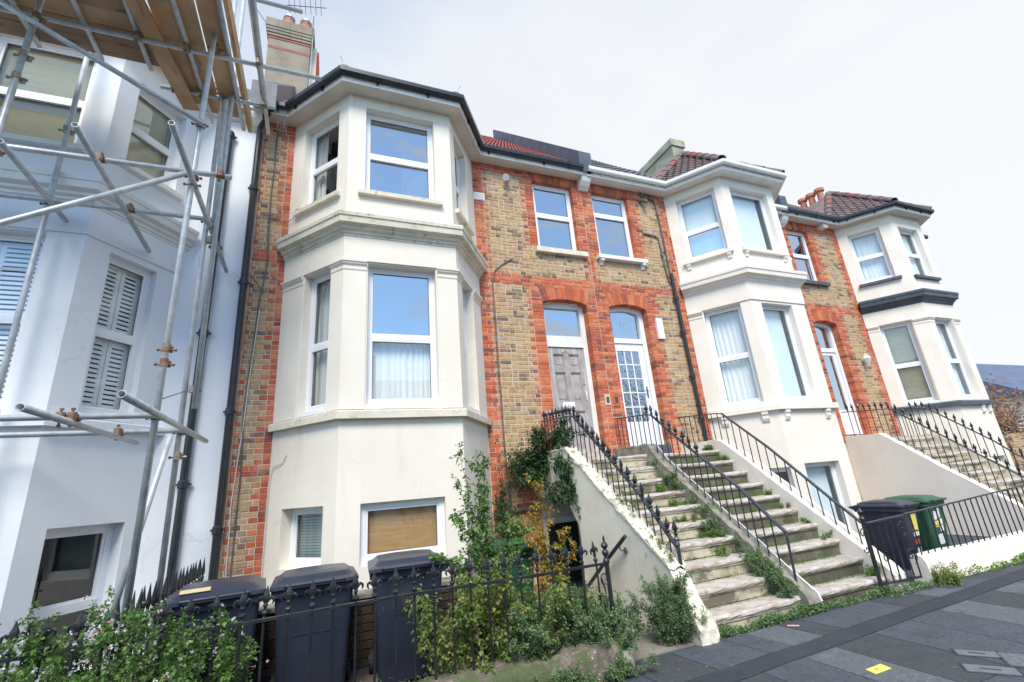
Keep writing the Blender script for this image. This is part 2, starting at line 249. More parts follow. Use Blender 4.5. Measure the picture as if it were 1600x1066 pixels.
leaf_mat('leaf_autumn', [(0, (0.110, 0.176, 0.033)), (0.4, (0.330, 0.319, 0.050)), (0.7, (0.528, 0.330, 0.044)), (1, (0.550, 0.198, 0.044))])
leaf_mat('leaf_creeper', [(0, (0.208, 0.130, 0.091)), (0.4, (0.325, 0.260, 0.156)), (0.75, (0.520, 0.208, 0.117)), (1, (0.546, 0.468, 0.364))])
leaf_mat('leaf_grass', [(0, (0.062, 0.139, 0.022)), (0.5, (0.132, 0.265, 0.039)), (1, (0.265, 0.404, 0.078))])
leaf_mat('petal_white', [(0, (0.80, 0.80, 0.82)), (1, (0.85, 0.82, 0.84))]); leaf_mat('petal_red', [(0, (0.55, 0.03, 0.08)), (1, (0.65, 0.05, 0.12))])

# ------------------------------------------------------------------ mesh helpers
WORLD = {}                                   # object -> its world origin
class MB:
    def __init__(s): s.v = []; s.f = []; s.r = []; s.m = []; s.rnd = 0.5; s.mi = 0
    def face(s, pts):
        i = len(s.v); s.v.extend(pts); s.f.append(tuple(range(i, i + len(pts)))); s.r.append(s.rnd); s.m.append(s.mi)
    def poly(s, idx, base):
        s.f.append(tuple(base + k for k in idx)); s.r.append(s.rnd); s.m.append(s.mi)
    def hexa(s, p):                           # 8 corners: bottom 4 ccw seen from above, then top 4
        b = len(s.v); s.v.extend(p)
        for q in ((3, 2, 1, 0), (4, 5, 6, 7), (0, 1, 5, 4), (1, 2, 6, 5), (2, 3, 7, 6), (3, 0, 4, 7)): s.poly(q, b)
    def box(s, x0, x1, y0, y1, z0, z1):
        s.hexa([(x0, y0, z0), (x1, y0, z0), (x1, y1, z0), (x0, y1, z0), (x0, y0, z1), (x1, y0, z1), (x1, y1, z1), (x0, y1, z1)])
    def fbox(s, F, u0, u1, z0, z1, d0, d1):   # d0 inner, d1 outer
        s.hexa([F(u0, z0, d1), F(u1, z0, d1), F(u1, z0, d0), F(u0, z0, d0), F(u0, z1, d1), F(u1, z1, d1), F(u1, z1, d0), F(u0, z1, d0)])
    def ring(s, c, a, b, r, n):
        return [tuple(c + a * (r * math.cos(2 * math.pi * k / n)) + b * (r * math.sin(2 * math.pi * k / n))) for k in range(n)]
    def tube(s, pts, r, n=8, cap=True, radii=None):
        P = [Vector(p) for p in pts]; b0 = len(s.v); up = None
        for i, p in enumerate(P):
            d = (P[min(i + 1, len(P) - 1)] - P[max(i - 1, 0)])
            if d.length < 1e-9: d = Vector((0, 0, 1))
            d.normalize()
            if up is None: up = Vector((0, 0, 1)) if abs(d.z) < 0.9 else Vector((1, 0, 0))
            a = d.cross(up); a.normalize(); bb = a.cross(d); up = bb
            s.v.extend(s.ring(p, a, bb, radii[i] if radii else r, n))
        for i in range(len(P) - 1):
            for k in range(n):
                a0 = i * n + k; a1 = i * n + (k + 1) % n
                s.poly((a0, a1, a1 + n, a0 + n), b0)
        if cap:
            s.poly(tuple(reversed(range(n))), b0); s.poly(tuple((len(P) - 1) * n + k for k in range(n)), b0)
    def pipe(s, p0, p1, r, t, n=14):          # open-ended hollow tube
        p0 = Vector(p0); p1 = Vector(p1); d = (p1 - p0).normalized(); up = Vector((0, 0, 1)) if abs(d.z) < 0.9 else Vector((1, 0, 0))
        a = d.cross(up).normalized(); bb = a.cross(d); b0 = len(s.v)
        for p, q in ((p0, r), (p1, r), (p1, r - t), (p0, r - t)): s.v.extend(s.ring(p, a, bb, q, n))
        for j in range(4):
            for k in range(n):
                k1 = (k + 1) % n; A = j * n; B = ((j + 1) % 4) * n
                s.poly((A + k, A + k1, B + k1, B + k), b0)
    def lathe(s, c, prof, n=10, sx=1.0, sy=1.0):
        c = Vector(c); b0 = len(s.v)
        for r, z in prof:
            for k in range(n):
                t = 2 * math.pi * k / n
                s.v.append((c.x + r * sx * math.cos(t), c.y + r * sy * math.sin(t), c.z + z))
        for i in range(len(prof) - 1):
            for k in range(n):
                a0 = i * n + k; a1 = i * n + (k + 1) % n; s.poly((a0, a1, a1 + n, a0 + n), b0)
        s.poly(tuple(reversed(range(n))), b0); s.poly(tuple((len(prof) - 1) * n + k for k in range(n)), b0)
    def prism(s, poly, f0, f1):               # poly: list of 2D points; f0/f1 map a point to 3D on the two sides
        n = len(poly); b0 = len(s.v); s.v.extend([f0(p) for p in poly]); s.v.extend([f1(p) for p in poly])
        s.poly(tuple(range(n)), b0); s.poly(tuple(reversed(range(n, 2 * n))), b0)
        for k in range(n): s.poly((k, n + k, n + (k + 1) % n, (k + 1) % n), b0)
    def mesh(s, name, mats, origin=(0, 0, 0), smooth=False, fix=False):
        me = bpy.data.meshes.new(name); o = Vector(origin)
        me.from_pydata([(p[0] - o.x, p[1] - o.y, p[2] - o.z) for p in s.v], [], s.f)
        for q in (mats if isinstance(mats, (list, tuple)) else [mats]): me.materials.append(MATS[q])
        if any(s.m): me.polygons.foreach_set('material_index', s.m)
        at = me.attributes.new('rnd', 'FLOAT', 'FACE'); at.data.foreach_set('value', s.r)
        if fix:
            b = bmesh.new(); b.from_mesh(me); bmesh.ops.remove_doubles(b, verts=b.verts, dist=1e-5); bmesh.ops.recalc_face_normals(b, faces=b.faces); b.to_mesh(me); b.free()
        if smooth: me.polygons.foreach_set('use_smooth', [True] * len(me.polygons))
        me.update(); return me
    def build(s, name, mats, parent=None, origin=None, smooth=False, fix=True):
        if origin is None: origin = WORLD[parent] if parent else (sum(p[0] for p in s.v) / len(s.v), sum(p[1] for p in s.v) / len(s.v), min(p[2] for p in s.v))
        return link(name, s.mesh(name, mats, origin, smooth, fix), parent, origin)
def link(name, me, parent=None, origin=(0, 0, 0), rot=None, scale=None):
    o = bpy.data.objects.new(name, me); COL.objects.link(o); origin = Vector(origin)
    WORLD[o] = origin
    if parent: o.parent = parent; o.location = origin - WORLD[parent]
    else: o.location = origin
    if rot: o.rotation_euler = rot
    if scale: o.scale = scale
    return o
def tag(o, label=None, cat=None, group=None, kind=None):
    if label: o['label'] = label
    if cat: o['category'] = cat
    if group: o['group'] = group
    if kind: o['kind'] = kind
    return o
def thing(name, label, cat, loc, group=None):
    o = bpy.data.objects.new(name, None); COL.objects.link(o); o.location = loc; o.empty_display_size = 0.2
    WORLD[o] = Vector(loc); return tag(o, label, cat, group)
def copy_thing(root, loc, label, rotz=0.0, group=None):
    def cp(o, par):
        c = o.copy(); COL.objects.link(c)
        if par: c.parent = par
        for ch in list(o.children): cp(ch, c)
        return c
    r = cp(root, None); r.location = loc; r.rotation_euler = (0, 0, rotz); WORLD[r] = Vector(loc); r['label'] = label
    if group: r['group'] = group
    return r
class Face:
    def __init__(s, a, b):
        s.a = Vector((a[0], a[1])); d = Vector((b[0] - a[0], b[1] - a[1])); s.L = d.length; s.u = d / s.L; s.n = Vector((s.u.y, -s.u.x))
    def __call__(s, u, z, d=0.0):
        p = s.a + s.u * u + s.n * d; return (p.x, p.y, z)
def fwall(mb, F, u0, u1, z0, z1, holes, d=0.0, depth=0.12):
    us = sorted({u0, u1, *[h[0] for h in holes], *[h[1] for h in holes]}); zs = sorted({z0, z1, *[h[2] for h in holes], *[h[3] for h in holes]})
    us = [u for u in us if u0 <= u <= u1]; zs = [z for z in zs if z0 <= z <= z1]
    for i in range(len(us) - 1):
        for j in range(len(zs) - 1):
            cu = (us[i] + us[i + 1]) / 2; cz = (zs[j] + zs[j + 1]) / 2
            if any(h[0] < cu < h[1] and h[2] < cz < h[3] for h in holes): continue
            mb.face([F(us[i], zs[j], d), F(us[i + 1], zs[j], d), F(us[i + 1], zs[j + 1], d), F(us[i], zs[j + 1], d)])
    for a, b, c, e in holes:
        q = d - depth
        mb.face([F(a, c, d), F(a, e, d), F(a, e, q), F(a, c, q)]); mb.face([F(b, c, q), F(b, e, q), F(b, e, d), F(b, c, d)])
        mb.face([F(a, e, d), F(b, e, d), F(b, e, q), F(a, e, q)]); mb.face([F(a, c, q), F(b, c, q), F(b, c, d), F(a, c, d)])
def sweep(mb, path, prof, caps=True):
    """sweep a closed profile [(d, z)...] along a plan path with mitred corners; d is measured outwards"""
    P = [Vector(p) for p in path]; n = len(prof); b0 = len(mb.v)
    for i, p in enumerate(P):
        n1 = n2 = None
        if i > 0: u = (p - P[i - 1]).normalized(); n1 = Vector((u.y, -u.x))
        if i < len(P) - 1: u = (P[i + 1] - p).normalized(); n2 = Vector((u.y, -u.x))
        if n1 is None: mi = n2
        elif n2 is None: mi = n1
        else:
            mi = n1 + n2; mi = mi / max(0.2, (1 + n1.dot(n2)))
        for d, z in prof: q = p + mi * d; mb.v.append((q.x, q.y, z))
    for i in range(len(P) - 1):
        for k in range(n): mb.poly((i * n + k, i * n + (k + 1) % n, (i + 1) * n + (k + 1) % n, (i + 1) * n + k), b0)
    if caps: mb.poly(tuple(range(n)), b0); mb.poly(tuple(reversed(range((len(P) - 1) * n, len(P) * n))), b0)

# ------------------------------------------------------------------ windows
def window(house, F, u0, u1, z0, z1, rec=0.11, split=0.5, style='dark', glass='glass', fw=0.055, mull=None, low_glass=None, frame='pvc_white'):
    """frame (the part) > panes, room behind, curtain or blind"""
    c = F((u0 + u1) / 2, z0, -rec)
    fb = MB(); fd0, fd1 = -rec - 0.06, -rec
    fb.fbox(F, u0, u0 + fw, z0, z1, fd0, fd1); fb.fbox(F, u1 - fw, u1, z0, z1, fd0, fd1)
    fb.fbox(F, u0 + fw, u1 - fw, z1 - fw, z1, fd0, fd1); fb.fbox(F, u0 + fw, u1 - fw, z0, z0 + fw * 1.3, fd0, fd1)
    cells = []
    if split:
        zm = z0 + (z1 - z0) * split
        fb.fbox(F, u0 + fw, u1 - fw, zm - 0.032, zm + 0.032, fd0, fd1 + 0.006)
        cells = [(z0 + fw * 1.3, zm - 0.032, 1), (zm + 0.032, z1 - fw, 0)]
    else: cells = [(z0 + fw * 1.3, z1 - fw, 0)]
    sw = 0.03                                  # the sash bead inside the frame
    for a, b, low in cells:
        e = 0.016 if low else 0.0
        s0, s1 = u0 + fw, u1 - fw
        fb.fbox(F, s0, s0 + sw, a, b, fd0 + 0.01, fd1 - 0.012 + e); fb.fbox(F, s1 - sw, s1, a, b, fd0 + 0.01, fd1 - 0.012 + e)
        fb.fbox(F, s0 + sw, s1 - sw, b - sw, b, fd0 + 0.01, fd1 - 0.012 + e); fb.fbox(F, s0 + sw, s1 - sw, a, a + sw, fd0 + 0.01, fd1 - 0.012 + e)
    w = fb.build('window', frame, house, origin=c)
    for a, b, low in cells:
        g = MB(); g.fbox(F, u0 + fw + sw, u1 - fw - sw, a + sw, b - sw, fd1 - 0.045, fd1 - 0.040); g.build('pane', (low_glass or glass) if low else glass, w, origin=c)
        s = MB(); p = 0.006                     # dark rubber gasket round the glass
        for q in ((u0 + fw + sw, u0 + fw + sw + p, a + sw, b - sw), (u1 - fw - sw - p, u1 - fw - sw, a + sw, b - sw), (u0 + fw + sw + p, u1 - fw - sw - p, b - sw - p, b - sw), (u0 + fw + sw + p, u1 - fw - sw - p, a + sw, a + sw + p)):
            s.fbox(F, *q, fd1 - 0.038, fd1 - 0.034)
        s.build('gasket', 'rubber', w, origin=c)
    # the room behind: five sides of a box
    rb = MB(); q0, q1 = -rec - 0.065, -rec - 0.9
    A = [F(u0 - .02, z0 - .02, q0), F(u1 + .02, z0 - .02, q0), F(u1 + .02, z1 + .02, q0), F(u0 - .02, z1 + .02, q0)]
    B = [F(u0 - .02, z0 - .02, q1), F(u1 + .02, z0 - .02, q1), F(u1 + .02, z1 + .02, q1), F(u0 - .02, z1 + .02, q1)]
    rb.face(B)
    for k in range(4): rb.face([A[k], A[(k + 1) % 4], B[(k + 1) % 4], B[k]])
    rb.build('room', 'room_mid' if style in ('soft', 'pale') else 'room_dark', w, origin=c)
    q = -rec - 0.10
    def pleats(a0, a1, c0, c1, amp, wl, mt, name, tie=0.0):
        n = max(10, int((a1 - a0) / wl * 6)); mb = MB(); rows = 6; ph = R.random() * 6
        b0 = len(mb.v)
        for j in range(rows + 1):
            z = c0 + (c1 - c0) * j / rows
            for i in range(n + 1):
                u = a0 + (a1 - a0) * i / n
                mb.v.append(F(u, z, q - 0.03 + amp * (.6 + .4 * math.sin(u * 9 + ph)) * math.sin(ph + u / wl * 6.283 + 1.6 * math.sin(u * 11 + ph) + 0.5 * math.sin(z * 2 + u * 7))))
        for j in range(rows):
            for i in range(n): mb.poly((j * (n + 1) + i, j * (n + 1) + i + 1, (j + 1) * (n + 1) + i + 1, (j + 1) * (n + 1) + i), b0)
        mb.build(name, mt, w, origin=c, smooth=True)
    if style == 'net': pleats(u0 + .03, u1 - .03, z0 + .03, z1 - .03, 0.014, 0.09, 'net_curtain', 'curtain')
    elif style == 'lownet': pleats(u0 + .03, u1 - .03, z0 + .03, z0 + (z1 - z0) * split, 0.014, 0.08, 'net_curtain', 'curtain')
    elif style == 'drape':
        pleats(u0 + .02, u1 - .02, z0 + .03, z1 - .03, 0.02, 0.13, 'drape', 'curtain')
    elif style == 'side':
        pleats(u0 + .02, u0 + (u1 - u0) * .35, z0 + .03, z1 - .03, 0.02, 0.10, 'drape', 'curtain')
    elif style in ('green', 'yellow', 'brown'):
        mb = MB(); n = int((z1 - z0) / 0.036)
        for k in range(n):
            z = z0 + 0.03 + k * 0.036; mb.face([F(u0 + .04, z, q - .012), F(u1 - .04, z, q - .012), F(u1 - .04, z + .034, q + .008), F(u0 + .04, z + .034, q + .008)])
        mb.build('blind', style + '_blind', w, origin=c)
    elif style == 'wood':
        mb = MB(); mb.fbox(F, u0 + .03, u1 - .03, z0 + .02, z1 - .02, q - .03, q); mb.build('blind', 'brown_blind', w, origin=c)
    elif style == 'pale':
        mb = MB(); mb.fbox(F, u0 + .02, u0 + (u1 - u0) * .88, z0 + .02, z1 - .02, q - .03, q - .02); mb.build('blind', 'pale_blind_sky_reflection', w, origin=c)  # pale sheet; on the bay fronts its colour stands for reflected sky
    elif style == 'shutter':
        um = u0 + (u1 - u0) * 0.5
        for a, b in ((u0 + .05, um - .004), (um + .004, u1 - .05)):
            for c0, c1 in ((z0 + .05, z0 + (z1 - z0) * split - .03), (z0 + (z1 - z0) * split + .02, z1 - .04)):
                mb = MB(); st = 0.05
                mb.fbox(F, a, a + st, c0, c1, q - .03, q); mb.fbox(F, b - st, b, c0, c1, q - .03, q)
                mb.fbox(F, a + st, b - st, c1 - st * 1.2, c1, q - .03, q); mb.fbox(F, a + st, b - st, c0, c0 + st * 1.2, q - .03, q)
                z = c0 + st * 1.2 + .01; tl = 0.02
                while z < c1 - st * 1.2 - .03:
                    mb.hexa([F(a + st, z, q + .004), F(b - st, z, q + .004), F(b - st, z + .016, q - .03), F(a + st, z + .016, q - .03), F(a + st, z + .042, q - .006), F(b - st, z + .042, q - .006), F(b - st, z + .046, q - .034), F(a + st, z + .046, q - .034)])
                    z += 0.060
                mb.build('shutter', 'shutter_white', w, origin=c)
    return w
def grow(hs, e=.012): return [(a - e, b + e, c, d + e * .5) for a, b, c, d in hs]
def sill(house, F, u0, u1, z0, z1, d=0.085, mt='weathered_render', brackets=False):
    mb = MB(); c = F((u0 + u1) / 2, z0, 0)
    mb.hexa([F(u0, z0, d), F(u1, z0, d), F(u1, z0, -.10), F(u0, z0, -.10), F(u0, z1 - .015, d), F(u1, z1 - .015, d), F(u1, z1, -.10), F(u0, z1, -.10)])
    s = mb.build('sill', mt, house, origin=c)
    if brackets:
        for u in (u0 + .10, u1 - .10):
            b = MB(); b.prism([(0, 0), (d - .01, 0), (d - .015, -.05), (.035, -.075), (.03, -.13), (0, -.13)], lambda p: F(u - .045, z0 - .001 + p[1], p[0]), lambda p: F(u + .045, z0 - .001 + p[1], p[0]))
            b.build('bracket', mt, s, origin=c)
    return s

# ------------------------------------------------------------------ bricks
CH = 0.077
CAMP = Vector((0, 0, 1.6))
def chamfer_brick(mb, F, u0, u1, z0, z1, out=0.007, depth=0.165, cf=0.004):
    a = [(u0, z0), (u1, z0), (u1, z1), (u0, z1)]; b = [(u0 + cf, z0 + cf), (u1 - cf, z0 + cf), (u1 - cf, z1 - cf), (u0 + cf, z1 - cf)]
    i = len(mb.v); mb.v.extend([F(u, z, -depth) for u, z in a]); mb.v.extend([F(u, z, out - cf) for u, z in a]); mb.v.extend([F(u, z, out) for u, z in b])
    mb.poly((8, 9, 10, 11), i)
    for k in range(4):
        k1 = (k + 1) % 4; mb.poly((k, k1, 4 + k1, 4 + k), i); mb.poly((4 + k, 4 + k1, 8 + k1, 8 + k), i)
class BrickSet:
    """collects bricks (as polygons in the wall's plane); the largest in view become parts, the rest one stuff mesh per colour"""
    def __init__(s): s.items = []
    def rect(s, F, u0, u1, z0, z1, c): s.items.append((F, u0, u1, z0, z1, c, None))
    def quad(s, F, pts, c): s.items.append((F, 0, 0, 0, 0, c, pts))
    def emit(s, mb, it, origin=None):
        F, u0, u1, z0, z1, c, pts = it
        mb.rnd = min(1, max(0, R.betavariate(2.0, 1.8)))
        if c == 'y' and R.random() < 0.13: mb.rnd = R.random() * 0.24
        elif c == 'y': mb.rnd = .30 + mb.rnd * .5
        out = 0.006 + R.uniform(-.003, .004)
        if pts is None:
            j = (R.uniform(-.002, .002), R.uniform(-.0025, .0025)) if c == 'y' else (0, 0)
            chamfer_brick(mb, F, u0 + j[0], u1 + j[0], z0 + j[1], z1 + j[1], out)
        else:
            mb.prism(pts, lambda p: F(p[0], p[1], out), lambda p: F(p[0], p[1], -.155))
    def build(s, house, nmax=300):
        def px(it):
            F, u0, u1, z0, z1, c, pts = it
            if pts: u0, z0 = pts[0]; u1, z1 = pts[2]
            p = Vector(F((u0 + u1) / 2, (z0 + z1) / 2, 0)); d = p - CAMP
            cz = d.dot(_f); 
            if cz <= 0.1: return 0
            x = d.dot(_rr) / cz; y = d.dot(_uu) / cz
            vis = 1.0 if abs(x) < 1.13 and abs(y) < .76 else 0.05
            return vis * abs(u1 - u0) * abs(z1 - z0) * abs(d.normalized().dot(Vector((F.n.x, F.n.y, 0)))) / cz ** 2
        order = sorted(s.items, key=px, reverse=True)
        MT = {'y': 'yellow_brick', 'r': 'red_brick', 'd': 'dark_brick'}
        for it in order[:nmax]:
            F, u0, u1, z0, z1, c, pts = it
            if pts: u0, z0 = pts[0]
            mb = MB(); s.emit(mb, it); mb.build('brick', MT[c], house, origin=F(u0, z0, 0))
        for c, nm in (('y', 'yellow_brickwork'), ('r', 'red_brickwork'), ('d', 'dark_brickwork')):
            rest = [it for it in order[nmax:] if it[5] == c]
            if not rest: continue
            mb = MB()
            for it in rest: s.emit(mb, it)
            o = mb.build(nm, MT[c], house, fix=False); o['kind'] = 'stuff'
def lay(bs, F, zone, z0, z1):
    k = int(math.floor(z0 / CH))
    while k * CH < z1:
        a = k * CH; b = a + CH; t = 0.055 if k % 2 else -0.055
        for (x0, x1, c) in zone(a + CH / 2, t):
            if x1 - x0 < 0.02: continue
            jt = 0.013 if c == 'y' else 0.008
            if c == 'y' : L = 0.228; seq = [L, 0.114] if k % 2 else [0.114, L]
            else: seq = [0.228] if k % 2 else [0.114]
            if c == 'r' and x1 - x0 < 0.5: seq = [0.228, 0.114] if k % 2 else [0.114, 0.228]
            x = x0; i = R.randrange(2) if c == 'y' else 0
            if c == 'r' and x1 - x0 > .9 and k % 2: seq = [0.228]; x = x0
            first = True
            while x < x1 - 1e-4:
                w = seq[i % len(seq)]; i += 1
                if c == 'y': w *= R.uniform(.94, 1.06)
                if first and c == 'r' and x1 - x0 > .9 and not k % 2: w = 0.171
                if first and c == 'r' and x1 - x0 > .9: seq = [0.228]
                first = False
                e = min(x + w, x1)
                if x1 - e < 0.06: e = x1
                bs.rect(F, x + jt / 2, e - jt / 2, a + jt / 2, b - jt / 2, c); x = e
        k += 1
def flat_arch(bs, F, u0, u1, z0, z1, lean=0.10, n=None):
    n = n or int(round((u1 - u0) / 0.074)); g = 0.003
    for i in range(n):
        a, b = i / n, (i + 1) / n
        X = lambda t, top: u0 + (u1 - u0) * t + (lean * (t - .5) * 2 if top else 0)
        bs.quad(F, [(X(a, 0) + g, z0), (X(b, 0) - g, z0), (X(b, 1) - g, z1), (X(a, 1) + g, z1)], 'r')
def seg_arch(bs, F, u0, u1, zs, rise, zt, lean=0.10):
    n = int(round((u1 - u0) / 0.074)); g = 0.003; c = (u0 + u1) / 2; h = (u1 - u0) / 2
    zi = lambda u: zs + rise * (1 - ((u - c) / h) ** 2)
    for i in range(n):
        a, b = i / n, (i + 1) / n
        ua = u0 + (u1 - u0) * a; ub = u0 + (u1 - u0) * b
        bs.quad(F, [(ua + g, zi(ua)), (ub - g, zi(ub)), (ub + lean * (b - .5) * 2 - g, zt), (ua + lean * (a - .5) * 2 + g, zt)], 'r')

# ------------------------------------------------------------------ the terrace
WY, BY = 7.5, 6.45
ZE = 8.05                                     # eaves
WALL = Face((-20, WY), (20, WY)); WU = lambda x: x + 20    # u of a world x on the brick wall plane
def WF(x, z, d=0.0): return (x, WY - d, z)
class WFace:                                  # wall plane with u = world x
    n = Vector((0, -1)); L = 1
    def __call__(s, u, z, d=0.0): return (u, WY - d, z)
W = WFace()

def bay(house, xs, mats, wins, zbase=-0.2, flat_roof=True, with_sides=(True, True)):
    """three-sided two-and-a-half storey bay. xs = wall junction, front left, front right, wall junction"""
    L = Face((xs[0], WY), (xs[1], BY)); Fr = Face((xs[1], BY), (xs[2], BY)); Rt = Face((xs[2], BY), (xs[3], WY))
    path = [(xs[0], WY), (xs[1], BY), (xs[2], BY), (xs[3], WY)]
    faces = {'L': L, 'F': Fr, 'R': Rt}
    mb = MB()
    for k, F in faces.items():
        holes = [(w[1], w[2], w[3], w[4]) for w in wins if w[0] == k]
        fwall(mb, F, 0, F.L, zbase, ZE + .05, holes, 0.0, 0.20)
    by = mb.build('bay', mats['wall'], house, origin=((xs[1] + xs[2]) / 2, BY, zbase), fix=True)
    o = ((xs[1] + xs[2]) / 2, BY, 2.6)
    def ext(a, e0=0.0, e1=0.0):
        return a
    mb = MB(); sweep(mb, path, [(-.05, 2.605), (.085, 2.605), (.085, 2.70), (.06, 2.715), (-.05, 2.735)]); mb.build('string_course', mats['string'], by, origin=o)
    mb = MB(); sweep(mb, path, [(-.05, 5.345), (.03, 5.345), (.035, 5.375), (.055, 5.385), (.06, 5.42), (.10, 5.44), (.105, 5.475), (.175, 5.50), (.185, 5.59), (.20, 5.60), (.205, 5.655), (.19, 5.675), (-.05, 5.70)])
    mb.build('cornice', mats['cornice'], by, origin=(o[0], o[1], 5.34))
    # frieze and pilasters with capitals between the first-floor windows
    mb = MB(); sweep(mb, path, [(-.05, 4.952), (.022, 4.952), (.022, 5.343), (-.05, 5.343)]); mb.build('frieze', mats['wall'], by, origin=(o[0], o[1], 4.95))
    mid = {w[0]: w for w in wins if abs(w[4] - 4.93) < .02}
    def pil(pth):
        mb = MB(); sweep(mb, pth, [(-.03, 2.737), (.018, 2.737), (.018, 4.79), (-.03, 4.79)]); p = mb.build('pilaster', mats['wall'], by, origin=(pth[0][0], pth[0][1], 2.737))
        mb = MB(); sweep(mb, pth, [(-.03, 4.792), (.024, 4.792), (.03, 4.815), (.024, 4.825), (.026, 4.855), (.05, 4.885), (.055, 4.905), (.068, 4.915), (.068, 4.948), (-.03, 4.948)]); mb.build('capital', mats['cap'], by, origin=(pth[0][0], pth[0][1], 4.79))
    P2 = lambda F, u: F(u, 0, 0)[:2]
    if 'L' in mid and 'F' in mid: pil([P2(L, mid['L'][2] + .02), (xs[1], BY), P2(Fr, mid['F'][1] - .02)])
    if 'F' in mid and 'R' in mid: pil([P2(Fr, mid['F'][2] + .02), (xs[2], BY), P2(Rt, mid['R'][1] - .02)])
    if 'L' in mid: pil([(xs[0], WY), P2(L, mid['L'][1] - .02)])
    if 'R' in mid: pil([P2(Rt, mid['R'][2] + .02), (xs[3], WY)])
    for w in wins:
        F = faces[w[0]]; kw = w[5] if len(w) > 5 else {}
        kw = dict(kw); rec = kw.pop('rec', 0.13); skip = kw.pop('nosill', False)
        window(house, F, w[1], w[2], w[3], w[4], rec=rec, **kw)
        if w[4] > 7 and not skip: sill(house, F, w[1] - .10, w[2] + .10, w[3] - .10, w[3] - .012, 0.075, mats['sill'], mats.get('brackets', False))
        elif 4 < w[4] < 6: 
            mb = MB(); mb.fbox(F, w[1] + .005, w[2] - .005, w[3] - .06, w[3] - .002, -.2, .012); mb.build('sill_board', 'pvc_white', house, origin=F((w[1] + w[2]) / 2, w[3], 0))
    return faces
def eaves(house, path, gut, z=ZE, soff='soffit_paint', face='white_trim'):
    o = (path[len(path) // 2][0], path[len(path) // 2][1], z)
    mb = MB(); sweep(mb, path, [(-.03, z - .005), (.242, z - .005), (.242, z + .03), (-.03, z + .03)]); mb.build('soffit', soff, house, origin=o)
    mb = MB(); sweep(mb, path, [(.244, z - .02), (.262, z - .02), (.262, z + .165), (.244, z + .165)]); mb.build('fascia', face, house, origin=o)
    pr = [(.266, z + .17), (.268, z + .10), (.285, z + .075), (.315, z + .062), (.345, z + .075), (.362, z + .10), (.366, z + .17), (.356, z + .17), (.352, z + .105), (.338, z + .085), (.315, z + .074), (.292, z + .085), (.278, z + .105), (.276, z + .17)]
    mb = MB(); sweep(mb, path, pr); g = mb.build('gutter', gut, house, origin=o)
    # brackets and unions along the gutter
    for i in range(len(path) - 1):
        a = Vector(path[i]); b = Vector(path[i + 1]); d = (b - a); n = max(1, int(d.length / 0.62)); u = d.normalized(); nn = Vector((u.y, -u.x))
        for k in range(n):
            p = a + d * ((k + .5) / n); mb = MB(); q = Face((p.x - u.x * .02, p.y - u.y * .02), (p.x + u.x * .02, p.y + u.y * .02))
            if k % 2 == 0 or n < 3: mb.fbox(q, 0, .035, z + .02, z + .10, .263, .29); mb.build('gutter_bracket', gut, g, origin=(p.x, p.y, z))
            else: mb.prism([(.262, z + .176), (.262, z + .085), (.283, z + .062), (.315, z + .05), (.348, z + .062), (.372, z + .09), (.372, z + .176)], lambda t: q(-.03, t[1], t[0]), lambda t: q(.07, t[1], t[0])); mb.build('gutter_union', gut, g, origin=(p.x, p.y, z))
    return g
def roof_slope(house, x0, x1, mt, y0=7.22, z0=8.22, y1=12.2, slope=1.0, tw=0.20, th=0.27, tiles=True, xr=None):
    z1 = z0 + (y1 - y0) * slope
    mb = MB(); mb.hexa([(x0, y0, z0 - .03), (x1, y0, z0 - .03), (x1, y1, z1 - .03), (x0, y1, z1 - .03), (x0, y0, z0), (x1, y0, z0), (x1, y1, z1), (x0, y1, z1)])
    rf = mb.build('roof', mt, house, origin=(x0, y0, z0))
    mb = MB(); mb.hexa([(x0, y1, z1), (x1, y1, z1), (x1, y1 + 5, z1 - 5), (x0, y1 + 5, z1 - 5), (x0, y1, z1 + .02), (x1, y1, z1 + .02), (x1, y1 + 5, z1 - 4.98), (x0, y1 + 5, z1 - 4.98)]); mb.build('rear_slope', mt, rf, origin=(x0, y1, z1))
    if tiles:
        mb = MB(); l = math.hypot(1, slope); cy, sz = 1 / l, slope / l; n = int((y1 - y0) * l / th); nx = int((x1 - x0) / tw)
        for j in range(n):
            for i in range(nx):
                xa = x0 + i * tw + .004; xb = xa + tw - .008; s = j * th; e = s + th * 1.12; mb.rnd = R.random()
                def P(x, q, h): return (x, y0 + q * cy - h * sz, z0 + q * sz + h * cy)
                pts = [(0, .030), (.16, .052), (.32, .050), (.48, .026), (.75, .018), (1, .030)]
                b0 = len(mb.v)
                for t, h in pts: mb.v.append(P(xa + (xb - xa) * t, s, h + .012)); mb.v.append(P(xa + (xb - xa) * t, e, h - .010))
                for t, h in pts: mb.v.append(P(xa + (xb - xa) * t, s, h - .006))
                for k in range(5): mb.poly((2 * k, 2 * k + 2, 2 * k + 3, 2 * k + 1), b0); mb.poly((12 + k, 13 + k, 2 * k + 2, 2 * k), b0)
        t = mb.build('roof_tiles', mt, rf, fix=False); t['kind'] = 'stuff'
    return rf
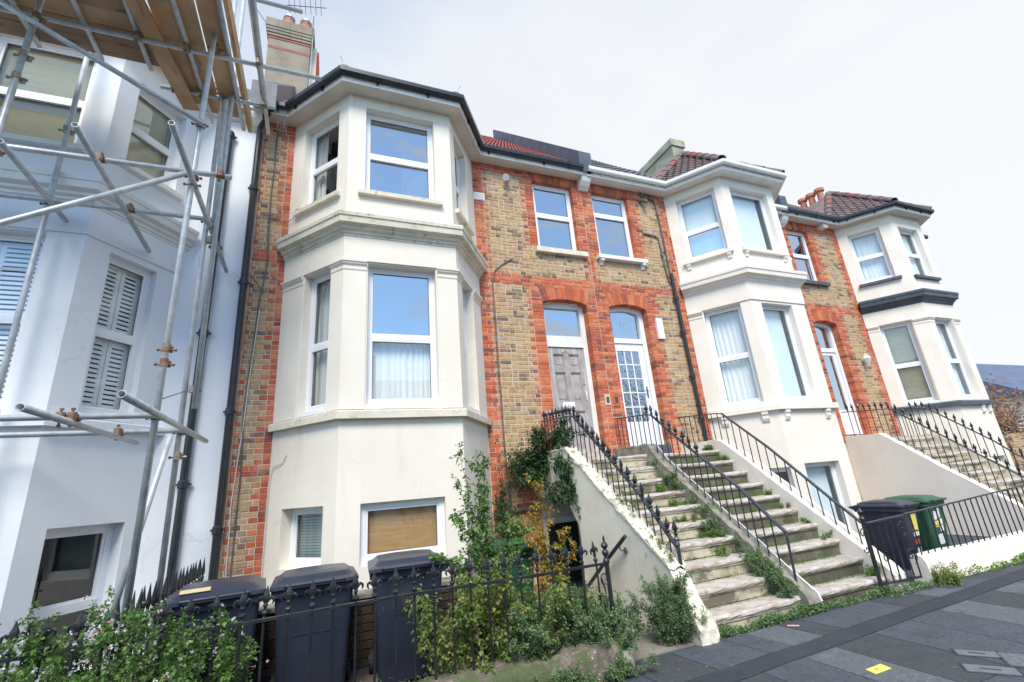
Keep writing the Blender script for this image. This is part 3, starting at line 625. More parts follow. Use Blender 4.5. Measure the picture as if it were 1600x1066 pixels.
def hip_roof(house, xs, mt, apex_y=8.06, apex_z=10.1, ridge='tile_brown', tiles=True, z0=8.2, o=.30):
    P = [Vector(p) for p in ((xs[0], WY), (xs[1], BY), (xs[2], BY), (xs[3], WY))]; E = []
    for i, p in enumerate(P):
        n1 = n2 = None
        if i: u = (p - P[i - 1]).normalized(); n1 = Vector((u.y, -u.x))
        if i < 3: u = (P[i + 1] - p).normalized(); n2 = Vector((u.y, -u.x))
        mi = n2 if n1 is None else n1 if n2 is None else (n1 + n2) / (1 + n1.dot(n2))
        q = p + mi * o; E.append((q.x, q.y, z0))
    A = ((xs[1] + xs[2]) / 2, apex_y, apex_z); mb = MB()
    B0 = (E[0][0] - .1, E[0][1] + .6, z0 + .5); B3 = (E[3][0] + .1, E[3][1] + .6, z0 + .5)
    for tri in ((E[0], E[1], A), (E[1], E[2], A), (E[2], E[3], A), (B0, E[0], A), (E[3], B3, A)): mb.face(list(tri))
    A2 = (A[0], 10.2, apex_z); mb.face([B0, A, A2]); mb.face([A, B3, A2])
    rf = mb.build('bay_roof', mt, house, origin=A, fix=False)
    if tiles:
        mb = MB()
        for e0, e1 in ((E[0], E[1]), (E[1], E[2]), (E[2], E[3])):
            e0 = Vector(e0); e1 = Vector(e1); a = Vector(A); u = (e1 - e0); Ln = u.length; u.normalize(); f = a - e0; up = f - u * f.dot(u); H = up.length; up.normalize(); n = u.cross(up); cx = f.dot(u)
            if n.z < 0: n = -n
            th, tw = .20, .17; rows = int(H / th)
            for j in range(rows):
                s = j * th; l0 = cx * s / H; l1 = Ln - (Ln - cx) * s / H; k = int(l0 / tw) 
                while k * tw < l1:
                    xa = max(k * tw + .004, l0); xb = min((k + 1) * tw - .004, l1); k += 1
                    if xb - xa < .03: continue
                    b0 = len(mb.v); pts = [(0, .016), (.18, .044), (.36, .042), (.55, .018), (.8, .010), (1, .018)]
                    for t, h in pts:
                        for q, dh in ((s, .022), (min(s + th * 1.1, H), .0), (s, -.004)): mb.v.append(tuple(e0 + u * (xa + (xb - xa) * t) + up * q + n * (h + dh)))
                    for i in range(5): mb.poly((3 * i, 3 * i + 3, 3 * i + 4, 3 * i + 1), b0); mb.poly((3 * i + 2, 3 * i + 5, 3 * i + 3, 3 * i), b0)
        t = mb.build('roof_tiles', mt, rf, fix=False); t['kind'] = 'stuff'
    # half-round ridge tiles down the hips
    for e in (E[1], E[2], E[0]):
        a = Vector(e); b = Vector(A); d = b - a; n = max(3, int(d.length / .42))
        if e is E[0]: a = Vector((e[0] - .02, e[1] + .1, e[2] + .06)); d = b - a
        for k in range(n):
            p = a + d * (k / n) + Vector((0, 0, .05)); q = a + d * ((k + .98) / n) + Vector((0, 0, .03)); mb = MB()
            dd = (q - p).normalized(); s = dd.cross(Vector((0, 0, 1))).normalized(); w = s.cross(dd); rr = .105
            for pp in (p, q):
                for t in range(9): an = math.pi * t / 8; mb.v.append(tuple(pp + s * (rr * math.cos(an)) + w * (rr * math.sin(an) * .85)))
                for t in range(9): an = math.pi * t / 8; mb.v.append(tuple(pp + s * ((rr - .02) * math.cos(an)) + w * ((rr - .02) * math.sin(an) * .85)))
            for t in range(8): mb.poly((t, t + 1, 19 + t, 18 + t), 0); mb.poly((9 + t, 27 + t, 28 + t, 10 + t), 0); mb.poly((t, 9 + t, 10 + t, t + 1), 0)
            mb.build('ridge_tile', 'tile_red' if (k % 5 == 3) else ridge, rf, origin=p)
    return rf
def downpipe(house, pts, r=0.038, mt='black_plastic_gutter', collars=(), name='downpipe'):
    mb = MB(); mb.tube(pts, r, 12); d = mb.build(name, mt, house, origin=pts[-1], smooth=False)
    P = [Vector(p) for p in pts]; segs = []
    for z in collars:
        for i in range(len(P) - 1):
            if min(P[i].z, P[i + 1].z) <= z <= max(P[i].z, P[i + 1].z) and abs(P[i].z - P[i + 1].z) > .05:
                t = (z - P[i].z) / (P[i + 1].z - P[i].z); c = P[i].lerp(P[i + 1], t); mb = MB(); mb.lathe(c, [(r * 1.02, -.05), (r * 1.35, -.045), (r * 1.35, .035), (r * 1.2, .05)], 12)
                mb.box(c.x - r * 1.9, c.x + r * 1.9, c.y, c.y + .045, c.z - .012, c.z + .012); mb.build('pipe_collar', mt, d, origin=c); break
    return d
def cable(house, pts, r=0.008, mt='cable_grey', name='cable'):
    P = [Vector(p) for p in pts]; Q = []
    for i in range(len(P) - 1):
        n = max(2, int((P[i + 1] - P[i]).length / .35))
        for k in range(n):
            t = k / n; p = P[i].lerp(P[i + 1], t); Q.append(p + Vector((R.uniform(-.006, .006), -abs(R.gauss(0, .004)), 0)) if 0 < k else p)
    Q.append(P[-1]); mb = MB(); mb.tube(Q, r, 6); return mb.build(name, mt, house, origin=P[-1])

# ---- house with the cream bay and the weathered grey door
H1 = thing('terraced_house', 'brick terraced house with the cream bay, black gutters and the weathered grey panelled front door', 'house', (2, WY, 0))
CM = dict(wall='cream_render', string='weathered_render', cornice='weathered_render', cap='cream_render', sill='weathered_render')
X1 = (-.73, .135, 1.813, 2.535)
bay(H1, X1, CM, [
    ('L', .285, 1.125, 6.20, 7.83, dict(style='side', split=.49)), ('F', .265, 1.395, 6.20, 7.83, dict(style='dark', glass='glass_sky', split=.475)), ('R', .23, .86, 6.20, 7.83, dict(style='soft', split=.48)),
    ('L', .50, 1.085, 2.80, 4.93, dict(style='drape', split=.46)), ('F', .335, 1.35, 2.80, 4.93, dict(style='lownet', glass='glass_sky', low_glass='glass', split=.475)), ('R', .25, .80, 2.80, 4.93, dict(style='net', split=.475)),
    ('L', .31, 1.125, .80, 1.54, dict(style='green', split=0, glass='glass_soft', fw=.065, rec=.16)), ('F', .29, 1.385, .80, 1.53, dict(style='wood', split=0, fw=.07, rec=.08, glass='glass'))])
# flat lead roof of the bay with little corner rolls
E1 = [(-1.26, WY), (-.73, WY), (.135, BY), (1.813, BY), (2.535, WY), (5.03, WY)]
g1 = eaves(H1, E1, 'black_plastic_gutter')
mb = MB(); q = [(-.9, 7.6), (-.02, 6.2), (1.97, 6.2), (2.75, 7.6)]; mb.prism(q, lambda p: (p[0], p[1], 8.17), lambda p: (p[0] * .7 + .28, p[1] * .75 + 2.2, 8.62)); fr = mb.build('bay_roof', 'lead_sheet', H1, origin=(.97, 7, 8.2))
for x, s in ((-.03, 1), (1.96, -1)):
    mb = MB(); mb.lathe((x + s * .07, 6.2, 8.16), [(.10, 0), (.10, .08), (.07, .14), (.02, .17)], 10, 1.3, 1.0); mb.build('lead_corner', 'lead_sheet', fr, origin=(x, 6.2, 8.16))
    mb = MB(); mb.tube([(x + s * .04, 6.16, 8.30), (x + s * .03, 6.15, 8.38), (x - s * .01, 6.13, 8.46)], .010, 6); mb.build('gutter_spike', 'cable_white', fr, origin=(x, 6.16, 8.3))

OPW = [(3.89, 4.85, 6.20, 7.83)]; OPD = [(3.85, 4.842, 2.10, 5.09)]
mb = MB(); fwall(mb, W, -1.24, X1[0] + .05, -.4, ZE + .03, []); fwall(mb, W, X1[3] - .05, 5.085, -1.1, ZE + .03, grow(OPW + OPD) + [(3.42, 4.25, -1.0, 1.04)], 0, .22)
mb.box(-1.24, -1.2, WY + .001, 14, 0, 8.0)
mb.build('wall', 'mortar', H1, origin=(2, WY, 0), fix=False)
def sub(S, cut):
    outl = []
    for a, b, c in S:
        segs = [(a, b)]
        for c0, c1 in cut:
            ns = []
            for p, q2 in segs:
                if q2 <= c0 or p >= c1: ns.append((p, q2)); continue
                if p < c0: ns.append((p, c0))
                if q2 > c1: ns.append((c1, q2))
            segs = ns
        outl += [(p, q2, c) for p, q2 in segs if q2 - p > .015]
    return outl
def zone1(z, t):
    S = []
    # left pier beside the blue house
    if z > 7.83 or 5.34 < z < 5.56 or 1.97 < z < 2.13: S.append((-1.225, -.735, 'r'))
    else: S += [(-1.225, -1.165 + t * .3, 'r' if t > 0 else 'y'), (-1.165 + t * .3, -.90 + t, 'y'), (-.90 + t, -.735, 'r')]
    a = 2.545
    if z > 7.83: S += sub([(a, 5.085, 'r')], [(3.86 - .33 * (z - 7.83), 4.88 + .33 * (z - 7.83))])
    elif z > 6.20: S += [(a, 2.80 + t, 'r'), (2.80 + t, 3.64 + t, 'y'), (3.64 + t, 3.89, 'r'), (4.85, 5.085, 'r')]
    elif z > 5.56: S += [(a, 2.80 + t, 'r'), (2.80 + t, 4.96 + t, 'y'), (4.96 + t, 5.085, 'r')]
    elif z > 5.34: S += [(a, 5.085, 'r')]
    elif z > 5.0: S += sub([(a, 2.80 + t, 'r'), (2.80 + t, 3.55 + t, 'y'), (3.55 + t, 5.085, 'r')], [(3.85 - .27 * (z - 5.0), 4.842 + .27 * (z - 5.0))])
    elif z > 1.93: S += [(a, 2.80 + t, 'r'), (2.80 + t, 3.55 + t, 'y'), (3.55 + t, 3.85, 'r'), (4.842, 5.085, 'r')]
    elif z > 1.82: S += [(a, 2.82 + t, 'r'), (2.82 + t, 3.42, 'y')]
    elif z > 1.60: S += [(a, 3.42, 'r')]
    elif z > 1.05: S += [(a, 2.82 + t, 'r'), (2.82 + t, 3.02 + t, 'y'), (3.02 + t, 3.42, 'r')]
    else: S += [(a, 2.82 + t, 'r'), (2.82 + t, 3.15 + t, 'y'), (3.15 + t, 3.41, 'r')]
    return S
bs = BrickSet(); lay(bs, W, zone1, -1.0, ZE - .01)
flat_arch(bs, W, 3.86, 4.88, 7.832, 8.045, .07); seg_arch(bs, W, 3.85, 4.842, 5.0, .085, 5.333, .09)
bs.build(H1)
window(H1, W, 3.89, 4.85, 6.20, 7.83, rec=.10, split=.53, style='dark', glass='glass_sky', fw=.06)
sill(H1, W, 3.80, 5.00, 6.08, 6.20, .10, 'weathered_render')

def front_door(house, x0, x1, zb, old):
    zt = 5.085; c = ((x0 + x1) / 2, WY + .2, zb)
    fr = MB(); r0 = -.16
    jw = .085
    fr.fbox(W, x0 + .002, x0 + jw, zb, 5.04, r0 - .10, r0); fr.fbox(W, x1 - jw - .02, x1 - .002, zb, 5.04, r0 - .10, r0)
    # arched head made as a fan of blocks
    n = 10
    for i in range(n):
        a = x0 + .002 + (x1 - x0 - .004) * i / n; b = x0 + .002 + (x1 - x0 - .004) * (i + 1) / n; hh = lambda x: 5.0 + .082 * (1 - ((x - (x0 + x1) / 2) / ((x1 - x0) / 2)) ** 2)
        za, zb2 = hh(a), hh(b); la, lb = (4.945, 4.95) if old else (za - .085, zb2 - .085)
        fr.hexa([W(a, la, r0 + .004), W(b, lb, r0 + .004), W(b, lb, r0 - .09), W(a, la, r0 - .09), W(a, za, r0 + .004), W(b, zb2, r0 + .004), W(b, zb2, r0 - .09), W(a, za, r0 - .09)])
    bar0, bar1 = (4.13, 4.36) if old else (4.265, 4.37)
    fr.fbox(W, x0 + jw, x1 - jw - .02, bar0, bar1, r0 - .08, r0 - .004)
    f = fr.build('door_frame', 'white_trim' if old else 'pvc_white', house, origin=c)
    g = MB(); g.fbox(W, x0 + jw + .01, x1 - jw - .03, bar1, 4.99, r0 - .06, r0 - .055); pn = g.build('fanlight_pane', 'glass_sky', f, origin=(c[0], WY + .2, bar1))
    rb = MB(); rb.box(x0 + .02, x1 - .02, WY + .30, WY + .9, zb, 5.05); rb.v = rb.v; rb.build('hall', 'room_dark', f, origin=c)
    return f, c, r0, bar0
f, c, r0, bar0 = front_door(H1, 3.85, 4.842, 2.13, True)
dx0, dx1 = 3.94, 4.73; zb, zt = 2.14, 4.12
dm = MB(); st = .105
cols = [(dx0, dx0 + st), (dx0 + (dx1 - dx0) / 2 - .05, dx0 + (dx1 - dx0) / 2 + .05), (dx1 - st, dx1)]
for a, b in cols: dm.fbox(W, a, b, zb, zt, r0 - .075, r0 - .03)
rails = [(zb, zb + .22), (2.86, 3.05), (3.62, 3.73), (zt - .13, zt)]
for i in range(2):
    for a, b in rails: dm.fbox(W, cols[i][1], cols[i + 1][0], a, b, r0 - .075, r0 - .0305)
dr = dm.build('front_door', 'door_wood', H1, origin=(dx0, WY + .2, zb)); tag(dr, 'weathered grey panelled door with bare flaking wood')
for i in range(2):
    for j in range(3):
        a0, a1, z0, z1 = cols[i][1], cols[i + 1][0], rails[j][1], rails[j + 1][0]
        pm = MB(); pm.fbox(W, a0, a1, z0, z1, r0 - .075, r0 - .062)
        for q in ((a0, a0 + .018, z0, z1), (a1 - .018, a1, z0, z1), (a0 + .018, a1 - .018, z0, z0 + .018), (a0 + .018, a1 - .018, z1 - .018, z1)): pm.fbox(W, *q, r0 - .062, r0 - .042)
        pm.fbox(W, a0 + .05, a1 - .05, z0 + .05, z1 - .05, r0 - .062, r0 - .052); pm.build('door_panel', 'door_wood', dr, origin=(a0, WY + .2, z0))
pm = MB(); pm.fbox(W, 4.14, 4.40, 2.93, 3.03, r0 - .03, r0 - .018); pm.fbox(W, 4.16, 4.38, 2.95, 3.01, r0 - .018, r0 - .012); pm.build('letterbox', 'pvc_white', dr, origin=(4.27, WY + .2, 2.96))
pm = MB(); pm.lathe((4.66, WY + .20, 3.38), [(.0, -.02), (.022, -.018), (.022, .018), (0, .02)], 10); pm.build('lock', 'iron_cover', dr, origin=(4.66, WY + .2, 3.38))
pm = MB(); pm.tube([W(4.67, 3.24, r0 - .03), W(4.67, 3.23, r0 - .005), W(4.665, 3.14, r0 + .01), W(4.67, 3.07, r0 - .005), W(4.67, 3.06, r0 - .03)], .011, 8); pm.build('door_handle', 'pvc_white', dr, origin=(4.67, WY + .2, 3.06))
pm = MB(); pm.fbox(W, 4.24, 4.40, 4.02, 4.085, r0 - .03, r0 - .02); pl = pm.build('number_plate', 'beech_board', dr, origin=(4.32, WY + .2, 4.05))
def text(body, size, parent, loc, rot, mt, name='lettering', ext=.002):
    cu = bpy.data.curves.new(name, 'FONT'); cu.body = body; cu.size = size; cu.align_x = 'CENTER'; cu.align_y = 'CENTER'; cu.extrude = ext
    tmp = bpy.data.objects.new('tmp', cu); COL.objects.link(tmp); dg = bpy.context.evaluated_depsgraph_get(); dg.update()
    me = bpy.data.meshes.new_from_object(tmp.evaluated_get(dg)); bpy.data.objects.remove(tmp); me.materials.clear(); me.materials.append(MATS[mt])
    return link(name, me, parent, loc, rot)
text('155', .055, pl, W(4.32, 4.052, r0 - .018), (math.pi / 2, 0, 0), 'ink')
# threshold
mb = MB(); mb.fbox(W, 3.86, 4.83, 1.925, 2.128, -.35, .06); mb.build('door_step', 'stone_tread', H1, origin=(4.3, WY, 2.06))
# party wall upstand dressed in lead, shared by the pair, and the corbel below it
def upstand(house, x0, x1, mt, name='party_wall_upstand', y0=7.20, z0=8.20, y1=12.3, h0=.42, h1=.12, cap=None):
    mb = MB(); z1 = z0 + (y1 - y0)
    mb.hexa([(x0, y0, z0 - .1), (x1, y0, z0 - .1), (x1, y1, z1 - .1), (x0, y1, z1 - .1), (x0, y0, z0 + h0), (x1, y0, z0 + h0), (x1, y1, z1 + h1), (x0, y1, z1 + h1)])
    u = mb.build(name, mt, house, origin=(x0, y0, z0)); return u
upstand(H1, 4.98, 5.30, 'lead_sheet', h0=.42, h1=.42, y1=12.1)
def corbel(house, x, mt='white_trim'):
    mb = MB(); mb.prism([(0, 7.78), (.05, 7.78), (.06, 7.80), (.085, 7.82), (.13, 7.84), (.20, 7.93), (.225, 8.0), (.225, 8.06), (.262, 8.07), (.262, 8.22), (0, 8.22)], lambda p: W(x - .115, p[1], p[0]), lambda p: W(x + .115, p[1], p[0]))
    return mb.build('corbel', mt, house, origin=(x, WY, 7.8))
corbel(H1, 5.145)
roof_slope(H1, 2.55, 4.98, 'tile_red', tw=.17)
rfl = MB(); rfl.hexa([(-1.2, 7.25, 8.2), (2.55, 7.25, 8.2), (2.55, 12.2, 13.1), (-1.2, 12.2, 13.1), (-1.2, 7.25, 8.23), (2.55, 7.25, 8.23), (2.55, 12.2, 13.13), (-1.2, 12.2, 13.13)]); rfl.build('roof', 'tile_red', H1, origin=(0, 7.3, 8.2))
# basement doorway under the landing
mb = MB(); mb.box(3.43, 3.50, 7.52, 7.62, -.95, 1.03); mb.box(4.10, 4.24, 7.52, 7.62, -.95, 1.03); mb.box(3.50, 4.10, 7.52, 7.62, .93, 1.03); bf = mb.build('basement_door_frame', 'white_trim', H1, origin=(3.8, 7.55, -.95))
mb = MB(); mb.box(3.505, 4.095, 7.56, 7.61, -.95, .93); mb.build('basement_door', 'door_dark', bf, origin=(3.8, 7.55, -.95))
# services on the wall
downpipe(H1, [(-1.10, 7.22, 8.12), (-1.22, 7.33, 7.96), (-1.285, 7.41, 7.80), (-1.29, 7.41, 7.4), (-1.29, 7.41, 0.0)], .042, collars=(6.6, 4.9, 2.9, 1.35))
cable(H1, [(-1.0, 7.485, 8.04), (-1.02, 7.485, 7.8), (-1.03, 7.485, 6.3), (-1.0, 7.485, 5.3), (-1.06, 7.485, 4.64), (-1.10, 7.485, 3.6), (-1.13, 7.485, 2.9), (-1.09, 7.485, 1.9), (-1.10, 7.485, .6)], .011)
cable(H1, [(-1.045, 7.48, 4.5), (-1.10, 7.48, 3.3), (-1.12, 7.48, 2.6), (-1.17, 7.48, 1.6), (-1.14, 7.48, .5)], .008, 'cable_white')
cable(H1, [(-1.01, 7.485, 4.78), (-1.16, 7.48, 5.0), (-1.30, 7.40, 5.12)], .006)
cable(H1, [(-1.05, 7.48, 6.05), (-.95, 7.48, 6.1), (-.76, 7.47, 6.06), (-.66, 7.38, 6.10), (-.62, 7.28, 6.22), (-.45, 7.12, 6.14)], .006)
cable(H1, [(-.735, 7.46, .7), (-.735, 7.46, 1.9), (-.70, 7.43, 2.1), (-.56, 7.27, 2.15), (-.52, 7.22, 2.25)], .006, 'cable_white')
for k in range(4): cable(H1, [(-1.02 + .04 * k, 7.47, 7.86), (-1.0 + .035 * k, 7.22, 8.05), (-.92 + .05 * k, 7.15, 8.26), (-.7 + .06 * k, 7.2, 8.36)], .006, 'cable_white')
cable(H1, [(3.27, 7.485, 5.87), (3.05, 7.485, 5.72), (2.88, 7.485, 5.56), (2.82, 7.485, 5.3), (2.815, 7.485, 3.9), (2.82, 7.485, 2.3), (2.845, 7.485, 1.24)], .014)
downpipe(H1, [(2.845, 7.46, 1.75), (2.845, 7.46, 1.22), (2.86, 7.46, 1.19), (3.24, 7.46, 1.19)], .022, 'cable_grey', name='waste_pipe')
mb = MB(); mb.fbox(W, 2.55, 2.78, 7.12, 7.29, .002, .02); v = mb.build('air_vent', 'white_trim', H1, origin=W(2.66, 7.12, .02))
for i in range(2):
    for j in range(4): mb = MB(); mb.fbox(W, 2.565 + i * .105, 2.655 + i * .105, 7.135 + j * .037, 7.160 + j * .037, .02, .028); mb.build('louvre', 'white_trim', v, origin=W(2.6, 7.13 + j * .037, .02))
# security lamp under the eaves
mb = MB(); mb.lathe(W(3.30, 7.72, .02), [(.0, -.0), (.055, 0.0), (.055, .02), (0, .025)], 10); fl = mb.build('flood_light', 'pvc_white', H1, origin=W(3.30, 7.72, .02))
mb = MB(); mb.tube([W(3.30, 7.74, .01), W(3.28, 7.72, .10), W(3.22, 7.66, .17)], .028, 10, radii=[.03, .045, .075]); mb.build('lamp_head', 'pvc_white', fl, origin=W(3.28, 7.72, .1))
# small bits on the pier between the doors
for x in (5.02, 5.22):
    mb = MB(); mb.fbox(W, x - .06, x + .06, 2.93 if x < 5.1 else 2.90, 3.13, .003, .018); mb.build('bell_box', 'mortar' if x < 5.1 else 'red_brick', H1, origin=W(x, 2.95, 0))
    mb = MB(); mb.fbox(W, x - .03, x + .03, 2.97, 3.09, .018, .024); mb.build('bell_recess', 'room_dark', H1, origin=W(x, 2.97, .02))

# ---- house with the white glazed door and white bay
H2 = thing('terraced_house', 'brick terraced house with the white gutters, white-painted bay and white glazed front door', 'house', (8.2, WY, 0))
WM = dict(wall='white_render', string='white_render', cornice='white_render', cap='white_render', sill='white_render', brackets=True)
X2 = (7.46, 8.21, 9.85, 10.65)
bay(H2, X2, WM, [
    ('L', .255, 1.12, 6.22, 7.83, dict(style='pale', split=.45, glass='glass_soft', low_glass='glass_sky')), ('F', .235, 1.42, 6.22, 7.80, dict(style='pale', split=0, glass='glass_soft', rec=.12)), ('R', .25, 1.0, 6.22, 7.8, dict(style='dark')),
    ('L', .33, 1.085, 2.80, 4.93, dict(style='net', split=.48, glass='glass_soft')), ('F', .30, 1.22, 2.80, 4.90, dict(style='pale', split=0, glass='glass')), ('R', .3, 1.0, 2.8, 4.93, dict(style='net')),  # front window's pale sheet is sky reflection put into colour
    ('L', .86, 1.25, .9, 1.52, dict(style='soft', split=0)), ('F', .33, 1.32, -.1, 1.56, dict(style='pale', split=0, glass='glass_soft'))])
for F_, us in ((Face((7.46, WY), (8.21, BY)), (.30, 1.05)), (Face((8.21, BY), (9.85, BY)), (.18, 1.36))):
    for u in us:
        b = MB(); b.prism([(0, 2.595), (.075, 2.595), (.07, 2.54), (.05, 2.53), (.05, 2.46), (.025, 2.40), (0, 2.40)], lambda p: F_(u - .06, p[1], p[0]), lambda p: F_(u + .06, p[1], p[0])); b.build('bracket', 'white_render', H2, origin=F_(u, 2.4, 0))
g2 = eaves(H2, [(5.16, WY), (7.46, WY), (8.21, BY), (9.85, BY), (10.65, WY), (11.36, WY)], 'white_trim', soff='white_trim')
hip_roof(H2, X2, 'tile_brown')
OW2 = [(5.36, 6.33, 6.19, 7.82)]; OD2 = [(5.385, 6.325, 2.10, 5.09)]
mb = MB(); fwall(mb, W, 5.0851, X2[0] + .05, -.4, ZE + .03, grow(OW2 + OD2), 0, .22); fwall(mb, W, X2[3] - .05, 11.43, -.4, ZE + .03, []); mb.build('wall', 'mortar', H2, origin=(8, WY, 0), fix=False)
def zone2(z, t):
    S = []; b = 7.45; t = -t
    if z > 7.82: S += sub([(5.087, b, 'r')], [(5.33 - .33 * (z - 7.82), 6.36 + .33 * (z - 7.82))])
    elif z > 6.19: S += [(5.087, 5.36, 'r'), (6.33, 6.60 + t, 'r'), (6.60 + t, 7.20 + t, 'y'), (7.20 + t, b, 'r')]
    elif z > 5.56: S += [(5.087, 5.24 + t, 'r'), (5.24 + t, 7.20 + t, 'y'), (7.20 + t, b, 'r')]
    elif z > 5.34: S += [(5.087, b, 'r')] if z > 5.40 else [(5.087, 6.75 + t, 'r'), (6.75 + t, 7.22 + t, 'y'), (7.22 + t, b, 'r')]
    elif z > 5.0: S += sub([(5.087, 6.68 + t, 'r'), (6.68 + t, 7.22 + t, 'y'), (7.22 + t, b, 'r')], [(5.385 - .27 * (z - 5.0), 6.325 + .27 * (z - 5.0))])
    elif z > 1.93: S += [(5.087, 5.385, 'r'), (6.325, 6.62 + t, 'r'), (6.62 + t, 7.22 + t, 'y'), (7.22 + t, b, 'r')]
    else: S += [(6.8, b, 'y')]
    S += [(10.66, 10.95 + t, 'r'), (10.95 + t, 11.42, 'y')]
    return S
bs = BrickSet(); lay(bs, W, zone2, 1.0, ZE - .01); flat_arch(bs, W, 5.33, 6.36, 7.822, 8.045, .07); seg_arch(bs, W, 5.385, 6.325, 5.0, .085, 5.333, .09); bs.build(H2)
window(H2, W, 5.36, 6.33, 6.19, 7.82, rec=.10, split=.68, style='dark', glass='glass_sky', fw=.06)
sill(H2, W, 5.25, 6.53, 6.09, 6.19, .12, 'white_trim', True)
f, c, r0, bar0 = front_door(H2, 5.385, 6.325, 2.13, False)
dx0, dx1, zb, zt = 5.475, 6.215, 2.14, 4.262; gx0, gx1, gz0, gz1 = 5.55, 6.09, 2.62, 4.10
dm = MB(); dm.fbox(W, dx0, gx0, zb, zt, r0 - .075, r0 - .03); dm.fbox(W, gx1, dx1, zb, zt, r0 - .075, r0 - .03); dm.fbox(W, gx0, gx1, zb, gz0, r0 - .075, r0 - .031); dm.fbox(W, gx0, gx1, gz1, zt, r0 - .075, r0 - .031)
pw, ph = (gx1 - gx0) / 3, (gz1 - gz0) / 5
for i in (1, 2): dm.fbox(W, gx0 + pw * i - .011, gx0 + pw * i + .011, gz0, gz1, r0 - .062, r0 - .036)
for j in range(1, 5):
    for i in range(3): dm.fbox(W, gx0 + pw * i + (.011 if i else 0), gx0 + pw * (i + 1) - (.011 if i < 2 else 0), gz0 + ph * j - .011, gz0 + ph * j + .011, r0 - .062, r0 - .0365)
dr = dm.build('front_door', 'pvc_white', H2, origin=(dx0, WY + .2, zb)); tag(dr, 'white glazed door with fifteen small obscured panes')
for i in range(3):
    for j in range(5): g = MB(); g.fbox(W, gx0 + pw * i + .008, gx0 + pw * (i + 1) - .008, gz0 + ph * j + .008, gz0 + ph * (j + 1) - .008, r0 - .052, r0 - .048); g.build('pane', 'glass_obscure', dr, origin=(gx0 + pw * i, WY + .2, gz0 + ph * j))
pm = MB(); pm.fbox(W, 6.13, 6.165, 3.10, 3.34, r0 - .03, r0 - .020); pm.tube([W(6.148, 3.24, r0 - .02), W(6.148, 3.24, r0 + .025), W(6.05, 3.24, r0 + .025)], .010, 8); pm.build('door_handle', 'iron_cover', dr, origin=(6.14, WY + .2, 3.1))
text('157', .17, H2, W(5.86, 4.70, r0 - .050), (math.pi / 2, 0, 0), 'etched', 'fanlight_number', .001)
mb = MB(); mb.fbox(W, 5.40, 6.31, 1.925, 2.128, -.35, .05); mb.build('door_step', 'slate_paint', H2, origin=(5.8, WY, 2.06))
mb = MB(); mb.fbox(W, 6.50, 6.66, 4.33, 4.80, .003, .06); mb.build('alarm_box', 'pvc_white', H2, origin=W(6.58, 4.33, 0))
downpipe(H2, [(7.15, 7.42, 5.90), (7.17, 7.42, 4.0), (7.20, 7.42, 2.06)], .040, collars=(5.3, 4.5, 3.5, 2.6))
downpipe(H2, [(6.74, 7.46, 8.02), (6.76, 7.46, 7.93), (6.95, 7.46, 7.90), (7.10, 7.46, 7.86), (7.14, 7.46, 7.74), (7.16, 7.46, 6.8), (7.15, 7.44, 5.92)], .022, 'cable_grey', (7.5, 6.5), 'soil_pipe')
downpipe(H2, [(6.60, 7.47, 6.90), (6.95, 7.47, 6.88), (7.03, 7.47, 6.80), (7.06, 7.46, 5.95), (7.10, 7.45, 5.70)], .018, 'cable_grey', (6.4,), 'overflow_pipe')
mb = MB(); mb.tube([W(6.70, 7.78, 0), W(6.70, 7.78, .05), W(6.75, 7.76, .13)], .035, 10, radii=[.06, .045, .05]); mb.lathe(W(6.76, 7.73, .14), [(.02, -.05), (.05, -.04), (.05, .03), (.02, .05)], 10); mb.build('security_camera', 'cable_grey', H2, origin=W(6.72, 7.78, 0))
roof_slope(H2, 5.30, 8.3, 'tile_slate', tw=.19); mb = MB(); mb.hexa([(8.3, 7.5, 8.2), (11.3, 7.25, 8.2), (11.3, 12.2, 13.1), (8.3, 12.2, 13.1), (8.3, 7.5, 8.23), (11.3, 7.25, 8.23), (11.3, 12.2, 13.13), (8.3, 12.2, 13.13)]); mb.build('roof', 'tile_slate', H2, origin=(9, 8, 8.2))
upstand(H2, 11.26, 11.52, 'lead_sheet', h0=.40, h1=.40, y1=10.6)
mb = MB(); mb.box(11.30, 11.84, 10.45, 13.2, 10.5, 12.95); ck2 = mb.build('chimney', 'cement_old', H2, origin=(11.5, 11.5, 10.5)); mb = MB(); mb.box(11.26, 11.90, 10.40, 13.25, 12.97, 13.25); mb.build('chimney_cap', 'cement_old', ck2, origin=(11.5, 11.5, 12.97))
corbel(H2, 11.40)

# ---- the far house
H3 = thing('terraced_house', 'far brick terraced house with dark slate-painted sills and the cream bay at the right end', 'house', (14.3, WY, 0))
DM = dict(wall='white_render', string='slate_paint', cornice='slate_paint', cap='white_render', sill='slate_paint')
X3 = (13.72, 14.48, 15.85, 16.65)
bay(H3, X3, DM, [
    ('L', .25, .99, 6.22, 7.75, dict(style='net', split=.5, glass='glass')), ('F', .20, 1.12, 6.18, 7.68, dict(style='pale', split=.48, glass='glass_soft')), ('R', .25, 1.0, 6.2, 7.7, dict(style='dark')),
    ('L', .28, .95, 2.80, 4.93, dict(style='yellow', split=.47, glass='glass_soft')), ('F', .25, 1.1, 2.80, 4.93, dict(style='pale', split=.47, glass='glass')), ('R', .3, 1.0, 2.8, 4.93, dict(style='net')),
    ('L', .25, .98, .3, 1.35, dict(style='soft', split=0)), ('F', .3, 1.1, .3, 1.35, dict(style='dark', split=0))])
